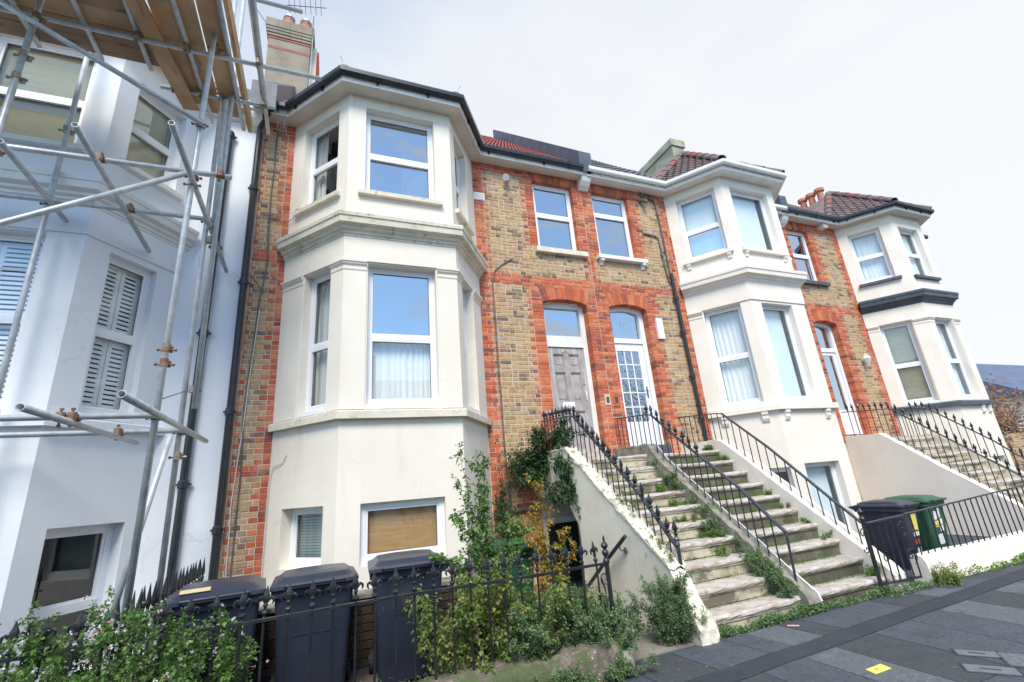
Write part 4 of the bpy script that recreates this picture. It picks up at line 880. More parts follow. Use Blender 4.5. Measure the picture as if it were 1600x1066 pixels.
for F_, us in ((Face((15.85, BY), (16.65, WY)), (.2,)), (Face((14.48, BY), (15.85, BY)), (.9, 1.2))):
    for u in us:
        b = MB(); b.prism([(0, 2.595), (.075, 2.595), (.05, 2.53), (.05, 2.43), (0, 2.40)], lambda p: F_(u - .06, p[1], p[0]), lambda p: F_(u + .06, p[1], p[0])); b.build('bracket', 'white_render', H3, origin=F_(u, 2.4, 0))
eaves(H3, [(11.45, WY), (13.72, WY), (14.48, BY), (15.85, BY), (16.65, WY), (17.78, WY)], 'black_plastic_gutter', soff='soffit_paint')
hip_roof(H3, X3, 'tile_brown', apex_y=8.1, apex_z=9.95)
OW3 = [(11.60, 12.44, 6.2, 7.80)]; OD3 = [(11.60, 12.50, 2.10, 5.08)]
mb = MB(); fwall(mb, W, 11.4301, X3[0] + .05, -.4, ZE + .03, grow(OW3 + OD3), 0, .22); fwall(mb, W, X3[3] - .05, 17.78, -.4, ZE + .03, []); mb.build('wall', 'mortar', H3, origin=(14, WY, 0), fix=False)
mb = MB(); mb.box(17.6, 17.79, WY + .001, 16, -.4, 8.0); mb.prism([(7.5, 8.0), (12.3, 12.9), (16, 9.5), (16, 8.0)], lambda p: (17.6, p[0], p[1]), lambda p: (17.79, p[0], p[1])); mb.build('end_wall', 'white_render', H3, origin=(17.7, 10, 0))
def zone3(z, t):
    S = []; a, b = 11.432, 13.71; t = -t
    if z > 7.80: S += sub([(a, b, 'r')], [(11.57 - .33 * (z - 7.8), 12.47 + .33 * (z - 7.8))])
    elif z > 6.2: S += [(a, 11.60, 'r'), (12.44, 12.72 + t, 'r'), (12.72 + t, 13.45 + t, 'y'), (13.45 + t, b, 'r')]
    elif z > 5.56: S += [(a, 11.56 + t, 'r'), (11.56 + t, 13.45 + t, 'y'), (13.45 + t, b, 'r')]
    elif z > 5.34: S += [(a, b, 'r')]
    elif z > 5.0: S += sub([(a, 12.85 + t, 'r'), (12.85 + t, 13.45 + t, 'y'), (13.45 + t, b, 'r')], [(11.6 - .27 * (z - 5.0), 12.5 + .27 * (z - 5.0))])
    elif z > 1.93: S += [(a, 11.60, 'r'), (12.5, 12.82 + t, 'r'), (12.82 + t, 13.45 + t, 'y'), (13.45 + t, b, 'r')]
    return S
bs = BrickSet(); lay(bs, W, zone3, 2.0, ZE - .01); flat_arch(bs, W, 11.57, 12.47, 7.802, 8.045, .07); seg_arch(bs, W, 11.60, 12.50, 5.0, .085, 5.333, .09); bs.build(H3)
window(H3, W, 11.60, 12.44, 6.2, 7.80, rec=.10, split=.52, style='side', glass='glass_sky')
sill(H3, W, 11.50, 12.62, 6.09, 6.2, .10, 'slate_paint')
f, c, r0, bar0 = front_door(H3, 11.60, 12.50, 2.13, False)
dm = MB(); dm.fbox(W, 11.69, 11.76, 2.14, 4.262, r0 - .075, r0 - .03); dm.fbox(W, 12.28, 12.39, 2.14, 4.262, r0 - .075, r0 - .03); dm.fbox(W, 11.76, 12.28, 2.14, 2.75, r0 - .075, r0 - .031); dm.fbox(W, 11.76, 12.28, 4.18, 4.262, r0 - .075, r0 - .031)
dr = dm.build('front_door', 'pvc_white', H3, origin=(11.7, WY + .2, 2.14)); g = MB(); g.fbox(W, 11.76, 12.28, 2.75, 4.18, r0 - .055, r0 - .05); g.build('pane', 'glass_sky', dr, origin=(11.76, WY + .2, 2.75))
g = MB(); g.fbox(W, 11.76, 12.28, 2.76, 3.02, r0 - .07, r0 - .06); g.build('blind', 'slab_grey', dr, origin=(11.76, WY + .2, 2.76))
mb = MB(); mb.fbox(W, 12.95, 13.13, 7.92, 8.04, .01, .2); mb.build('eaves_box', 'white_trim', H3, origin=W(13, 7.9, 0))
# wall lantern
mb = MB(); mb.tube([W(13.08, 3.86, 0), W(13.08, 3.84, .10), W(13.08, 3.92, .13)], .012, 6); ln = mb.build('wall_lantern', 'pvc_white', H3, origin=W(13.08, 3.85, 0))
mb = MB(); mb.lathe(W(13.08, 3.90, .13), [(.03, 0), (.09, .12), (.10, .14), (.06, .20), (.02, .23), (.015, .27)], 6); mb.build('lantern_head', 'pvc_white', ln, origin=W(13.08, 3.9, .13))
roof_slope(H3, 11.52, 14.2, 'tile_brown', tw=.20); mb = MB(); mb.hexa([(14.2, 7.5, 8.2), (17.78, 7.25, 8.2), (17.78, 12.2, 13.1), (14.2, 12.2, 13.1), (14.2, 7.5, 8.23), (17.78, 7.25, 8.23), (17.78, 12.2, 13.13), (14.2, 12.2, 13.13)]); mb.build('roof', 'tile_brown', H3, origin=(15, 8, 8.2))
ch = MB(); ch.box(17.2, 17.75, 9.4, 10.7, 9.0, 11.05); cs = ch.build('chimney', 'tile_brown', H3, origin=(17.5, 10, 9))
for x in (9.62, 9.97, 10.32): mb = MB(); mb.lathe((17.47, x, 11.05), [(.14, 0), (.12, .1), (.11, .45), (.17, .48), (.17, .60), (.12, .62)], 10); mb.build('chimney_pot', 'terracotta', cs, origin=(17.47, x, 11.05))

# ---- the pale blue house behind the scaffold
H0 = thing('terraced_house', 'pale blue rendered house behind the scaffold, with plantation shutters in its bay', 'house', (-3.6, WY, 0))
BM = dict(wall='blue_white_render', string='blue_white_render', cornice='white_trim', cap='white_trim', sill='white_trim')
X0 = (-5.25, -4.5, -2.855, -2.10)
bay(H0, X0, BM, [
    ('F', .25, 1.345, 6.22, 7.83, dict(style='yellow', split=.46, glass='glass_soft', rec=.11)), ('R', .25, .98, 6.22, 7.60, dict(style='yellow', split=.5, glass='glass')),
    ('F', .3, 1.28, 2.80, 4.93, dict(style='shutter', split=.5, glass='glass')), ('R', .30, .92, 2.80, 4.86, dict(style='shutter', split=.50, glass='glass_soft', rec=.10)),
    ('L', .3, 1.0, 6.2, 7.8, dict(style='dark')), ('L', .3, 1.0, 2.8, 4.93, dict(style='dark')),
    ('R', .24, 1.04, .05, 1.55, dict(style='dark', split=.44, glass='glass_soft', fw=.075, rec=.16)), ('F', .3, 1.3, .2, 1.52, dict(style='dark'))])
mb = MB(); fwall(mb, W, X0[3] - .05, -1.262, -.4, ZE + .03, [], .025); fwall(mb, W, -7, X0[0] + .05, -.4, ZE + .03, [], .025); mb.face([W(-1.262, -.4, .025), W(-1.262, -.4, -.3), W(-1.262, 8.08, -.3), W(-1.262, 8.08, .025)]); mb.build('wall', 'blue_white_render', H0, origin=(-2, WY, 0), fix=False)
mb = MB(); mb.fbox(W, -1.2615, -1.243, -.3, 7.9, -.02, .022); mb.build('wall_edge', 'timber_board_dark', H0, origin=(-1.25, WY, 0))
mb = MB(); sweep(mb, [(X0[3], WY), (-1.45, WY)], [(0, 7.92), (.12, 7.92), (.14, 7.96), (.14, 8.05), (.24, 8.07), (.24, 8.2), (0, 8.2)]); mb.build('eaves_moulding', 'white_trim', H0, origin=(-1.7, WY, 7.9))
corbel(H0, -1.36)
eaves(H0, [(-7, WY), (-5.25, WY), (-4.5, BY), (-2.855, BY), (-2.10, WY), (-1.48, WY)], 'black_plastic_gutter')
downpipe(H0, [(-1.70, 7.40, 7.62), (-1.72, 7.40, 4), (-1.735, 7.40, 0)], .048, collars=(7.55, 5.45, 4.05, 1.95))
upstand(H0, -1.40, -1.02, 'lead_sheet', y0=6.98, z0=7.98, h0=.44, h1=.44)
mb = MB(); mb.hexa([(-7, 7.25, 8.2), (-1.36, 7.25, 8.2), (-1.36, 12.2, 13.1), (-7, 12.2, 13.1), (-7, 7.25, 8.23), (-1.36, 7.25, 8.23), (-1.36, 12.2, 13.13), (-7, 12.2, 13.13)]); mb.build('roof', 'tile_slate', H0, origin=(-3, 8, 8.2))
# the shared stack on the party wall
mb = MB(); mb.box(-1.67, -.76, 9.5, 10.25, 10.0, 12.25); ck = mb.build('chimney', 'chimney_render', H0, origin=(-1.2, 9.9, 10))
for z0, z1, o_, mt in ((12.25, 12.32, .012, 'tile_red'), (11.95, 12.02, .006, 'tile_red'), (12.32, 12.40, .03, 'chimney_render'), (12.40, 12.48, .05, 'chimney_render'), (12.48, 12.56, .065, 'chimney_render'), (12.56, 12.80, .08, 'chimney_render')):
    n = 4
    for k in range(n):
        mb = MB(); mb.rnd = R.random() * .8; w = (.91 + 2 * o_) / n; mb.box(-1.67 - o_ + k * w + .002, -1.67 - o_ + (k + 1) * w - .002, 9.5 - o_, 10.25 + o_, z0, z1 - .001); mb.build('course_block', mt, ck, origin=(-1.6 + k * w, 9.5, z0))
for x in (-1.31, -.92): mb = MB(); mb.lathe((x, 9.85, 12.80), [(.16, 0), (.17, .05), (.155, .08), (.15, .42), (.16, .46), (.13, .47)], 14); pt_ = mb.build('chimney_pot', 'terracotta', ck, origin=(x, 9.85, 12.8)); mb = MB(); mb.lathe((x, 9.85, 13.27), [(.12, 0), (.125, .03), (.10, .04), (.10, .10), (.14, .11), (.14, .15), (.05, .20)], 10); mb.build('cowl', 'galvanised', ck, origin=(x, 9.85, 13.27))
mb = MB(); mb.lathe((-1.12, 9.9, 12.78), [(.2, 0), (.17, .07), (.06, .12)], 8, 2.0, 1.2); mb.build('flaunching', 'cement_old', ck, origin=(-1.1, 9.9, 12.8))
# second stack just behind it, its pale flank a sunlit side put into the colour
mb = MB(); mb.box(-.74, -.62, 9.75, 10.4, 10.0, 12.55); mb.build('stack_flank', 'white_render', ck, origin=(-.7, 9.9, 10)); mb = MB(); mb.box(-.62, -.575, 9.9, 10.5, 10.0, 12.6); mb.build('flue_edge', 'red_brick', ck, origin=(-.6, 9.9, 10))
AE = thing('television_aerial', 'thin television aerial mast strapped to the tall rendered chimney', 'aerial', (-.72, 9.45, 11.0))
mb = MB(); mb.tube([(-.72, 9.44, 10.9), (-.70, 9.44, 14.6)], .014, 6); mb.build('mast', 'galvanised', AE)
mb = MB(); mb.tube([(-1.35, 9.44, 13.35), (-.45, 9.44, 13.62)], .010, 6); bm_ = mb.build('boom', 'cable_grey', AE)
for k in range(7): mb = MB(); x = -1.3 + k * .12; z = 13.36 + (x + 1.35) * .3; mb.tube([(x, 9.28, z + .09), (x + .02, 9.62, z - .05)], .006, 5); mb.build('element', 'cable_grey', bm_, origin=(x, 9.44, z))
cable(AE, [(-.72, 9.42, 13.2), (-.73, 9.42, 12.2), (-.74, 9.44, 11.3), (-.76, 9.42, 10.6)], .007)
cable(AE, [(-1.75, 9.42, 12.6), (-1.95, 9.40, 12.9), (-2.0, 9.40, 13.1), (-2.35, 9.35, 13.35)], .008)

# ------------------------------------------------------------------ ground
GND = thing('pavement', None, None, (4, 2, 0)); GND['kind'] = 'structure'
mb = MB()
for x0, x1, y0, y1 in ((-60, 90, .2, 4.12), (-60, 2.54, 4.12, 40), (2.54, 3.42, 4.12, 4.90), (3.42, 90, 4.12, 40)): mb.face([(x0, y0, 0), (x1, y0, 0), (x1, y1, 0), (x0, y1, 0)])
mb.build('asphalt', 'asphalt', GND, origin=(4, 2, 0))
mb = MB(); mb.hexa([(-60, .05, -.15), (90, .05, -.15), (90, .2, -.15), (-60, .2, -.15), (-60, .05, .0), (90, .05, .0), (90, .2, .0), (-60, .2, .0)]); k = mb.build('kerb', 'slab_pale', GND, origin=(0, .1, -.15))
RD = MB(); RD.face([(-300, -300, -.13), (300, -300, -.13), (300, .05, -.13), (-300, .05, -.13)]); o = RD.build('road', 'asphalt', None, origin=(0, -5, -.13)); o['kind'] = 'structure'
mb = MB(); mb.face([(-300, 40, -.02), (300, 40, -.02), (300, 400, -.02), (-300, 400, -.02)]); o = mb.build('ground', 'soil', None, origin=(0, 60, -.02)); o['kind'] = 'structure'
# tarmac trench reinstatement and paving slabs (thin sheets a few mm proud)
def sheet(name, pts, mt, z0=.001, z1=.005, parent=None):
    mb = MB(); n = len(pts); mb.prism(pts, lambda p: (p[0], p[1], z0), lambda p: (p[0], p[1], z1)); return mb.build(name, mt, parent or GND, origin=(pts[0][0], pts[0][1], z0))
ys = lambda x: 3.44 + (x - 3) * .052
st = []
for i in range(25): x = 1.2 + i * .5; st.append((x, ys(x) + .10 + R.uniform(-.012, .012)))
for i in range(24, -1, -1): x = 1.2 + i * .5; st.append((x, ys(x) - .10 + R.uniform(-.012, .012)))
sheet('trench_repair', st, 'asphalt_new', .001, .0075)
x = 2.55; i = 0; pat = ['slab_dark', 'slab_grey', 'slab_grey', 'slab_pale', 'slab_dark', 'slab_grey', 'slab_grey', 'slab_dark', 'slab_pale', 'slab_grey', 'slab_dark', 'slab_grey', 'slab_grey', 'slab_pale', 'slab_dark']
wid = [.55, .62, .30, .45, .32, .62, .55, .60, .62, .60, .6, .62, .6, .6, .6]
for w, mt in zip(wid, pat):
    j = R.uniform(-.004, .004)
    sheet('paving_slab', [(x + .006, ys(x) + .12), (x + w - .006, ys(x + w) + .12), (x + w - .006 - .06, 4.10), (x + .006 - .06, 4.10)], mt, .001, .005 + R.uniform(0, .002)); x += w
x = 2.4; pat = ['slab_grey', 'slab_dark', 'slab_grey', 'slab_pale', 'slab_dark', 'slab_grey', 'slab_grey', 'slab_pale', 'slab_dark', 'slab_pale', 'slab_grey', 'slab_pale', 'slab_grey', 'slab_pale']
wid = [.48, .46, .52, .42, .58, .62, .55, .58, .62, .60, .62, .6, .62, .6]
for w, mt in zip(wid, pat):
    for y0, y1 in ((2.42, None), (1.45, 2.41)):
        if y1 is None:
            ya, yb = ys(x) - .12, ys(x + w) - .12
        else: ya = yb = y1
        m2 = mt if y1 is None else R.choice(['slab_grey', 'slab_dark', 'slab_grey'])
        sheet('paving_slab', [(x + .006, y0), (x + w - .006, y0), (x + w - .006, yb), (x + .006, ya)], m2, .001, .005 + R.uniform(0, .002))
    x += w
def cover(nm, x, y, w, d, rot, mt='iron_cover', grid=False):
    F = lambda a, b, z: (x + a * math.cos(rot) - b * math.sin(rot), y + a * math.sin(rot) + b * math.cos(rot), z)
    mb = MB(); q = [(-w, -d), (w, -d), (w, d), (-w, d)]; mb.prism(q, lambda p: F(p[0], p[1], .004), lambda p: F(p[0], p[1], .0105)); c = mb.build(nm, mt, GND, origin=(x, y, .01))
    mb = MB(); mb.prism([(-w - .02, -d - .02), (w + .02, -d - .02), (w + .02, d + .02), (-w - .02, d + .02)], lambda p: F(p[0], p[1], .003), lambda p: F(p[0], p[1], .008)); mb.build('cover_frame', 'asphalt_new', c, origin=(x, y, .003))
    if grid:
        for i in range(6):
            for j in range(6): mb = MB(); a = -w + w * 2 * (i + .5) / 6; b = -d + d * 2 * (j + .5) / 6; mb.prism([(a - w * .11, b - d * .11), (a + w * .11, b - d * .11), (a + w * .11, b + d * .11), (a - w * .11, b + d * .11)], lambda p: F(p[0], p[1], .0104), lambda p: F(p[0], p[1], .014)); mb.build('stud', mt, c, origin=(x, y, .01))
    else: mb = MB(); mb.prism([(-w * .4, -.008), (w * .4, -.008), (w * .4, .008), (-w * .4, .008)], lambda p: F(p[0], p[1], .0104), lambda p: F(p[0], p[1], .0125)); mb.build('lifting_slot', 'asphalt_new', c, origin=(x, y, .01))
cover('drain_cover', 4.96, 2.69, .13, .065, -.9); cover('drain_cover', 4.68, 2.48, .15, .075, -.9); cover('drain_cover', 5.06, 2.42, .14, .14, -.9, grid=True)
# sunken path beside the steps and the basement area
mb = MB()
for i in range(5): mb.box(2.54, 3.42, 4.90 + i * .28, 4.90 + (i + 1) * .28, -1.2, -.18 * (i + 1) + .0)
mb.box(2.54, 3.42, 6.30, 7.5, -1.2, -.95); a = mb.build('area_steps', 'concrete', GND, origin=(3, 5.5, -1))
mb = MB(); mb.face([(2.541, 4.90, -1.2), (2.541, 7.5, -1.2), (2.541, 7.5, 0), (2.541, 4.90, 0)]); mb.build('area_wall', 'old_paint_wall', GND, origin=(2.54, 6, 0))
sheet('concrete_slab', [(2.58, 4.14), (3.36, 4.14), (3.40, 4.88), (2.58, 4.88)], 'concrete', .001, .012)
sheet('garden_soil', [(-3.2, 4.2), (2.5, 4.2), (2.5, 5.25), (-3.2, 5.25)], 'soil', .001, .02)

# ------------------------------------------------------------------ front steps
NY = lambda k: 4.23 + .2535 * k
NZ = lambda k: .165 + .195 * k
def tread(parent, x0, x1, y, z, d, jit, mt, name='step'):
    prof = [(d, -.058), (.012, -.058), (.0, -.045), (-.006, -.028), (.0, -.010), (.014, 0), (d, .0)]
    n = 16; mb = MB(); b0 = 0
    for i in range(n + 1):
        x = x0 + (x1 - x0) * i / n
        w = .006 * math.sin(x * 3.1 + y * 5) ; sag = -.012 * math.sin(math.pi * i / n) * jit
        for q, h in prof:
            e = 1 if q < .1 else 0
            mb.v.append((x, y + q + (w + R.gauss(0, .003)) * e * jit, z + h + sag + (R.gauss(0, .0022) * jit if e else 0)))
    m_ = len(prof)
    for i in range(n):
        for k in range(m_): mb.poly((i * m_ + k, i * m_ + (k + 1) % m_, (i + 1) * m_ + (k + 1) % m_, (i + 1) * m_ + k), 0)
    mb.poly(tuple(range(m_)), 0); mb.poly(tuple(reversed(range(n * m_, n * m_ + m_))), 0)
    return mb.build(name, mt, parent, origin=((x0 + x1) / 2, y, z))
def flight(st, x0, x1, riser_mt, y_end=7.5):
    for k in range(10):
        d = .30 if k < 9 else y_end - NY(9) - .002
        t = tread(st, x0, x1, NY(k), NZ(k), d, 1.0, 'stone_tread', 'step' if k < 9 else 'landing')
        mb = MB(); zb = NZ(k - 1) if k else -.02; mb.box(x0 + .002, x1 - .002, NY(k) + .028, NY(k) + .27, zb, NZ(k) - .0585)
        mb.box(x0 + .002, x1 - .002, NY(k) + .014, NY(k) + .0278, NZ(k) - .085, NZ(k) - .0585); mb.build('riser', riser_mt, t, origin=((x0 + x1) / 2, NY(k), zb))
def rough_prism(mb, poly, x0, x1, nx=5, jit=.008, seg=.12):
    """wall with a y-z outline and a worn, wavering top edge"""
    P = []
    for i, p in enumerate(poly):
        q = poly[(i + 1) % len(poly)]; L = math.hypot(q[0] - p[0], q[1] - p[1]); n = max(1, int(L / seg))
        for k in range(n): P.append((p[0] + (q[0] - p[0]) * k / n, p[1] + (q[1] - p[1]) * k / n))
    n = len(P); b0 = len(mb.v)
    for j in range(nx):
        x = x0 + (x1 - x0) * j / (nx - 1)
        for p in P: mb.v.append((x + R.gauss(0, jit * .3), p[0] + R.gauss(0, jit * .6), p[1] + (R.gauss(0, jit) if p[1] > .1 else 0)))
    for j in range(nx - 1):
        for k in range(n): mb.poly((j * n + k, j * n + (k + 1) % n, (j + 1) * n + (k + 1) % n, (j + 1) * n + k), b0)
    mb.poly(tuple(range(n)), b0); mb.poly(tuple(reversed(range((nx - 1) * n, nx * n))), b0)
ST = thing('front_steps', 'worn double flight of stone front steps split by a weedy divider, below the paired doors', 'steps', (5.1, 4.2, 0))
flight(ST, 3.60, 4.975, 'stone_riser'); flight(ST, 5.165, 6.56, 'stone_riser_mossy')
mb = MB(); rough_prism(mb, [(4.13, 0), (4.12, .14), (4.16, .24), (4.25, .40), (4.36, .63), (6.40, 2.06), (7.495, 2.06), (7.495, 1.36), (7.2, 1.42), (6.8, 1.36), (6.42, 1.22), (6.22, 1.0), (6.2, -.95), (4.9, -.95), (4.88, 0)], 3.39, 3.595, 5, .008); mb.build('side_wall', 'old_paint_wall', ST, origin=(3.5, 5.5, 0))
mb = MB(); rough_prism(mb, [(4.34, .635), (4.36, .66), (6.38, 2.085), (7.49, 2.085), (7.49, 2.06), (6.40, 2.06)], 3.375, 3.606, 6, .012, .07); mb.build('wall_coping', 'peeling_paint', ST, origin=(3.5, 5.5, .6))
mb = MB(); rough_prism(mb, [(4.06, 0), (4.055, .13), (4.09, .22), (4.20, .28), (4.32, .30), (4.32, 0)], 3.38, 3.60, 6, .008, .05); mb.build('wall_end', 'peeling_paint', ST, origin=(3.5, 4.1, 0))
dv = [(4.12, .10), (4.15, .19), (4.24, .255)] + [(4.24 + .2 * i, .255 + .2 * i * .775) for i in range(1, 11)] + [(6.44, 2.045), (6.52, 2.075), (7.49, 2.085), (7.49, 1.7), (6.5, 1.6), (4.4, .05), (4.2, .05)]
mb = MB(); rough_prism(mb, dv, 4.98, 5.16, 6, .011, .08); mb.build('divider', 'divider_concrete', ST, origin=(5.07, 5.5, 0))
mb = MB(); mb.tube([(5.165, 4.115, .11), (5.165, 4.145, .195), (5.165, 4.24, .262)] + [(5.165, 4.24 + .2 * i, .262 + .2 * i * .775 + R.uniform(-.006, .006)) for i in range(1, 11)] + [(5.165, 6.46, 2.06), (5.165, 6.54, 2.085)], .011, 6); mb.build('divider_edge', 'pvc_white', ST, origin=(5.165, 5, 1))
mb = MB(); rough_prism(mb, [(4.16, .0), (4.16, .17), (4.22, .235), (4.52, .50), (5.66, 1.43), (6.44, 2.065), (6.60, 2.10), (7.49, 2.10), (7.49, 0)], 6.565, 6.80, 6, .005, .1); mb.build('side_wall', 'white_render', ST, origin=(6.68, 5.5, 0))
# steps of the far house
ST3 = thing('front_steps', 'far flight of stone steps behind the plain white side wall', 'steps', (12.4, 4.2, 0))
flight(ST3, 11.72, 13.10, 'stone_riser')
mb = MB(); rough_prism(mb, [(4.16, .0), (4.16, .17), (4.52, .30), (5.66, 1.18), (6.72, 2.065), (7.49, 2.07), (7.49, 0)], 11.50, 11.718, 5, .004, .12); mb.build('side_wall', 'white_render', ST3, origin=(11.6, 5.5, 0))
mb = MB(); rough_prism(mb, [(4.2, .0), (4.2, .20), (6.50, 1.98), (7.49, 2.0), (7.49, 0)], 13.102, 13.30, 5, .006, .1); mb.build('side_wall', 'weathered_render', ST3, origin=(13.2, 5.5, 0))

# ------------------------------------------------------------------ ironwork
def finial_mesh():
    mb = MB()
    mb.lathe((0, 0, 0), [(.008, 0), (.015, .004), (.017, .012), (.010, .020), (.009, .032), (.019, .040), (.023, .050), (.019, .060), (.009, .068), (.011, .085), (.018, .095), (.015, .104), (.008, .108)], 7)
    mb.lathe((0, 0, .104), [(.009, 0), (.019, .018), (.026, .036), (.023, .055), (.013, .080), (.005, .106), (.001, .118)], 6, 1.0, .6)
    for s in (-1, 1):
        pts = [(s * .004, 0, .104), (s * .020, 0, .130), (s * .036, 0, .146), (s * .049, 0, .138), (s * .052, 0, .118), (s * .043, 0, .104)]
        mb.tube(pts, .006, 5, radii=[.006, .009, .0115, .0105, .008, .004])
    return mb.mesh('finial', 'iron_black', fix=True, smooth=False)
FIN = finial_mesh()
def spear_mesh():
    mb = MB(); mb.lathe((0, 0, 0), [(.009, 0), (.017, .01), (.012, .022), (.019, .04), (.010, .055), (.016, .075), (.021, .10), (.014, .16), (.004, .235), (.0005, .25)], 6); return mb.mesh('spear', 'iron_black', fix=True)
SPR = spear_mesh()
def leaf_head_mesh():
    mb = MB(); mb.lathe((0, 0, 0), [(.009, 0), (.020, .007), (.012, .02), (.022, .034), (.025, .044), (.012, .058), (.017, .074), (.028, .098), (.026, .12), (.012, .16), (.002, .19)], 6)
    for s in (-1, 1): mb.tube([(0, s * .005, .062), (0, s * .026, .086), (0, s * .038, .104), (0, s * .034, .118)], .006, 5, radii=[.006, .010, .009, .003])
    return mb.mesh('leaf_head', 'iron_black', fix=True)
LFH = leaf_head_mesh()
def bar(parent, x, y, z0, z1, r=.0085, mt='iron_black', top=None, rz=0, name='bar'):
    mb = MB(); mb.tube([(x, y, z0), (x, y, z1)], r, 7); b = mb.build(name, mt, parent, origin=(x, y, z0))
    if top: link(top.name, top, b, (x, y, z1 - .004), (R.gauss(0, .03), R.gauss(0, .03), rz + R.gauss(0, .12)))
    return b
def flatrail(parent, pts, w=.020, h=.012, mt='iron_black', name='rail'):
    """flat bar lying along a path"""
    P = [Vector(p) for p in pts]; mb = MB()
    for i, p in enumerate(P):
        d = (P[min(i + 1, len(P) - 1)] - P[max(i - 1, 0)]).normalized(); s = d.cross(Vector((0, 0, 1))).normalized(); up = s.cross(d)
        for a, b in ((-w, -h), (w, -h), (w, h), (-w, h)): mb.v.append(tuple(p + s * a + up * b))
    for i in range(len(P) - 1):
        for k in range(4): mb.poly((i * 4 + k, i * 4 + (k + 1) % 4, i * 4 + 4 + (k + 1) % 4, i * 4 + 4 + k), 0)
    mb.poly((0, 1, 2, 3), 0); b = (len(P) - 1) * 4; mb.poly((b + 3, b + 2, b + 1, b), 0)
    return mb.build(name, mt, parent, origin=pts[0])
def interp(pts, y):
    for a, b in zip(pts, pts[1:]):
        lo, hi = sorted((a[0], b[0]))
        if lo <= y <= hi: return a[1] + (b[1] - a[1]) * (y - a[0]) / (b[0] - a[0])
    return pts[-1][1]
def stair_rail(label, x, prof, base, sp, top=None, topr=(0, 99), mt='iron_blue_black', post=None, y0=7.34, y1=4.5):
    t = thing('stair_railing', label, 'railing', (x, 5.5, 1.0), 'iron railings of the front steps')
    flatrail(t, [(x, p[0], p[1]) for p in prof], .023, .010, mt)
    y = y0; i = 0
    while y > y1:
        zt = interp(prof, y) - .008; zb = interp(base, y) - .01
        has = top and topr[0] <= y <= topr[1]
        b = bar(t, x + R.gauss(0, .002), y, zb, zt, .0082, 'iron_black')
        if has: link(top.name, top, b, (x, y, zt + .012), (R.gauss(0, .04), R.gauss(0, .04), math.pi / 2 + R.gauss(0, .3)))
        y -= sp * R.uniform(.97, 1.03); i += 1
    if post:
        py, pz0, pz1 = post; mb = MB(); mb.tube([(x, py, pz0), (x, py, pz1)], .021, 10); mb.lathe((x, py, pz1 - .02), [(.026, 0), (.032, .015), (.026, .03), (.018, .05), (.028, .07), (.018, .09)], 10); p = mb.build('post', mt, t, origin=(x, py, pz0))
        link(LFH.name, LFH, p, (x, py, pz1 + .06))
    return t
LB = [(7.5, 2.08), (6.40, 2.08), (4.34, .65), (4.1, .3)]
stair_rail('iron stair railing with arrowhead finials on the left-hand peeling wall', 3.55, [(7.44, 2.64), (6.45, 2.575), (6.30, 2.545), (5.48, 1.87), (4.89, 1.36), (4.38, .82)], LB, .118, LFH, mt='iron_blue_black', post=(4.375, .50, .86), y1=4.45)
DB = [(7.5, 2.08), (6.5, 2.06), (4.24, .26), (4.1, .1)]
stair_rail('iron railing along the divider between the two flights, its lower finials missing', 5.07, [(7.42, 2.645), (6.48, 2.57), (6.36, 2.55), (5.63, 1.95), (4.86, 1.36), (4.33, .86), (4.285, .82)], DB, .125, LFH, (5.35, 6.52), y1=4.40)
mb = MB(); o3 = [o for o in COL.objects if o.get('label', '').startswith('iron railing along the divider')][0]
mb.tube([(5.07, 4.30, .83), (5.07, 4.285, .78), (5.07, 4.305, .25)], .014, 8); mb.build('end_post', 'iron_blue_black', o3, origin=(5.07, 4.3, .25))
RB = [(7.5, 2.11), (6.5, 2.08), (4.2, .22)]
stair_rail('plain iron stair railing without finials on the right-hand white wall', 6.66, [(7.50, 2.65), (6.52, 2.57), (6.38, 2.545), (5.58, 1.86), (4.75, 1.05), (4.44, .76), (4.36, .75)], RB, .142, None, y1=4.42)
stair_rail('far iron stair railing with fleur finials on top of the plain white side wall', 11.66, [(7.48, 2.66), (6.55, 2.57), (6.42, 2.55), (4.69, 1.02), (4.4, .78)], [(7.5, 2.06), (6.72, 2.06), (5.66, 1.18), (4.5, .3)], .125, LFH, (4.4, 7.5), y1=4.45)
stair_rail('far iron stair railing nearest the cream bay at the end of the terrace', 13.2, [(7.3, 2.67), (6.62, 2.58), (6.5, 2.55), (5.53, 1.68), (5.27, 1.38), (4.4, .78)], [(7.5, 1.99), (6.5, 1.97), (4.2, .2)], .125, LFH, (5.0, 6.9), y0=7.2, y1=4.45)
# front railing on the low wall
FRY = 4.06
FW = thing('stone_wall', 'low lumpy pebbled garden wall with moss under the front railing', 'wall', (0, 4.05, 0))
def lumpy(mb, x0, x1, y0, y1, z0, z1, sx=.09, jit=.02):
    n = int((x1 - x0) / sx); pr = [(y0 - .02, z0), (y0 - .015, z0 + (z1 - z0) * .4), (y0, z0 + (z1 - z0) * .75), (y0 + .035, z1 - .01), (y0 + (y1 - y0) * .35, z1), (y0 + (y1 - y0) * .7, z1), (y1 - .03, z1 - .015), (y1, z0 + (z1 - z0) * .6), (y1, z0)]
    m_ = len(pr)
    for i in range(n + 1):
        x = x0 + (x1 - x0) * i / n
        for k, (a, b) in enumerate(pr):
            e = 1 if i not in (0, n) else .4
            mb.v.append((x + R.gauss(0, jit * .5), a + R.gauss(0, jit * .7) * e, b + (R.gauss(0, jit * .7) * e if b > z0 + .01 else 0)))
    for i in range(n):
        for k in range(m_ - 1): mb.poly((i * m_ + k, i * m_ + k + 1, (i + 1) * m_ + k + 1, (i + 1) * m_ + k), 0)
    mb.poly(tuple(range(m_)), 0); mb.poly(tuple(reversed(range(n * m_, n * m_ + m_))), 0)
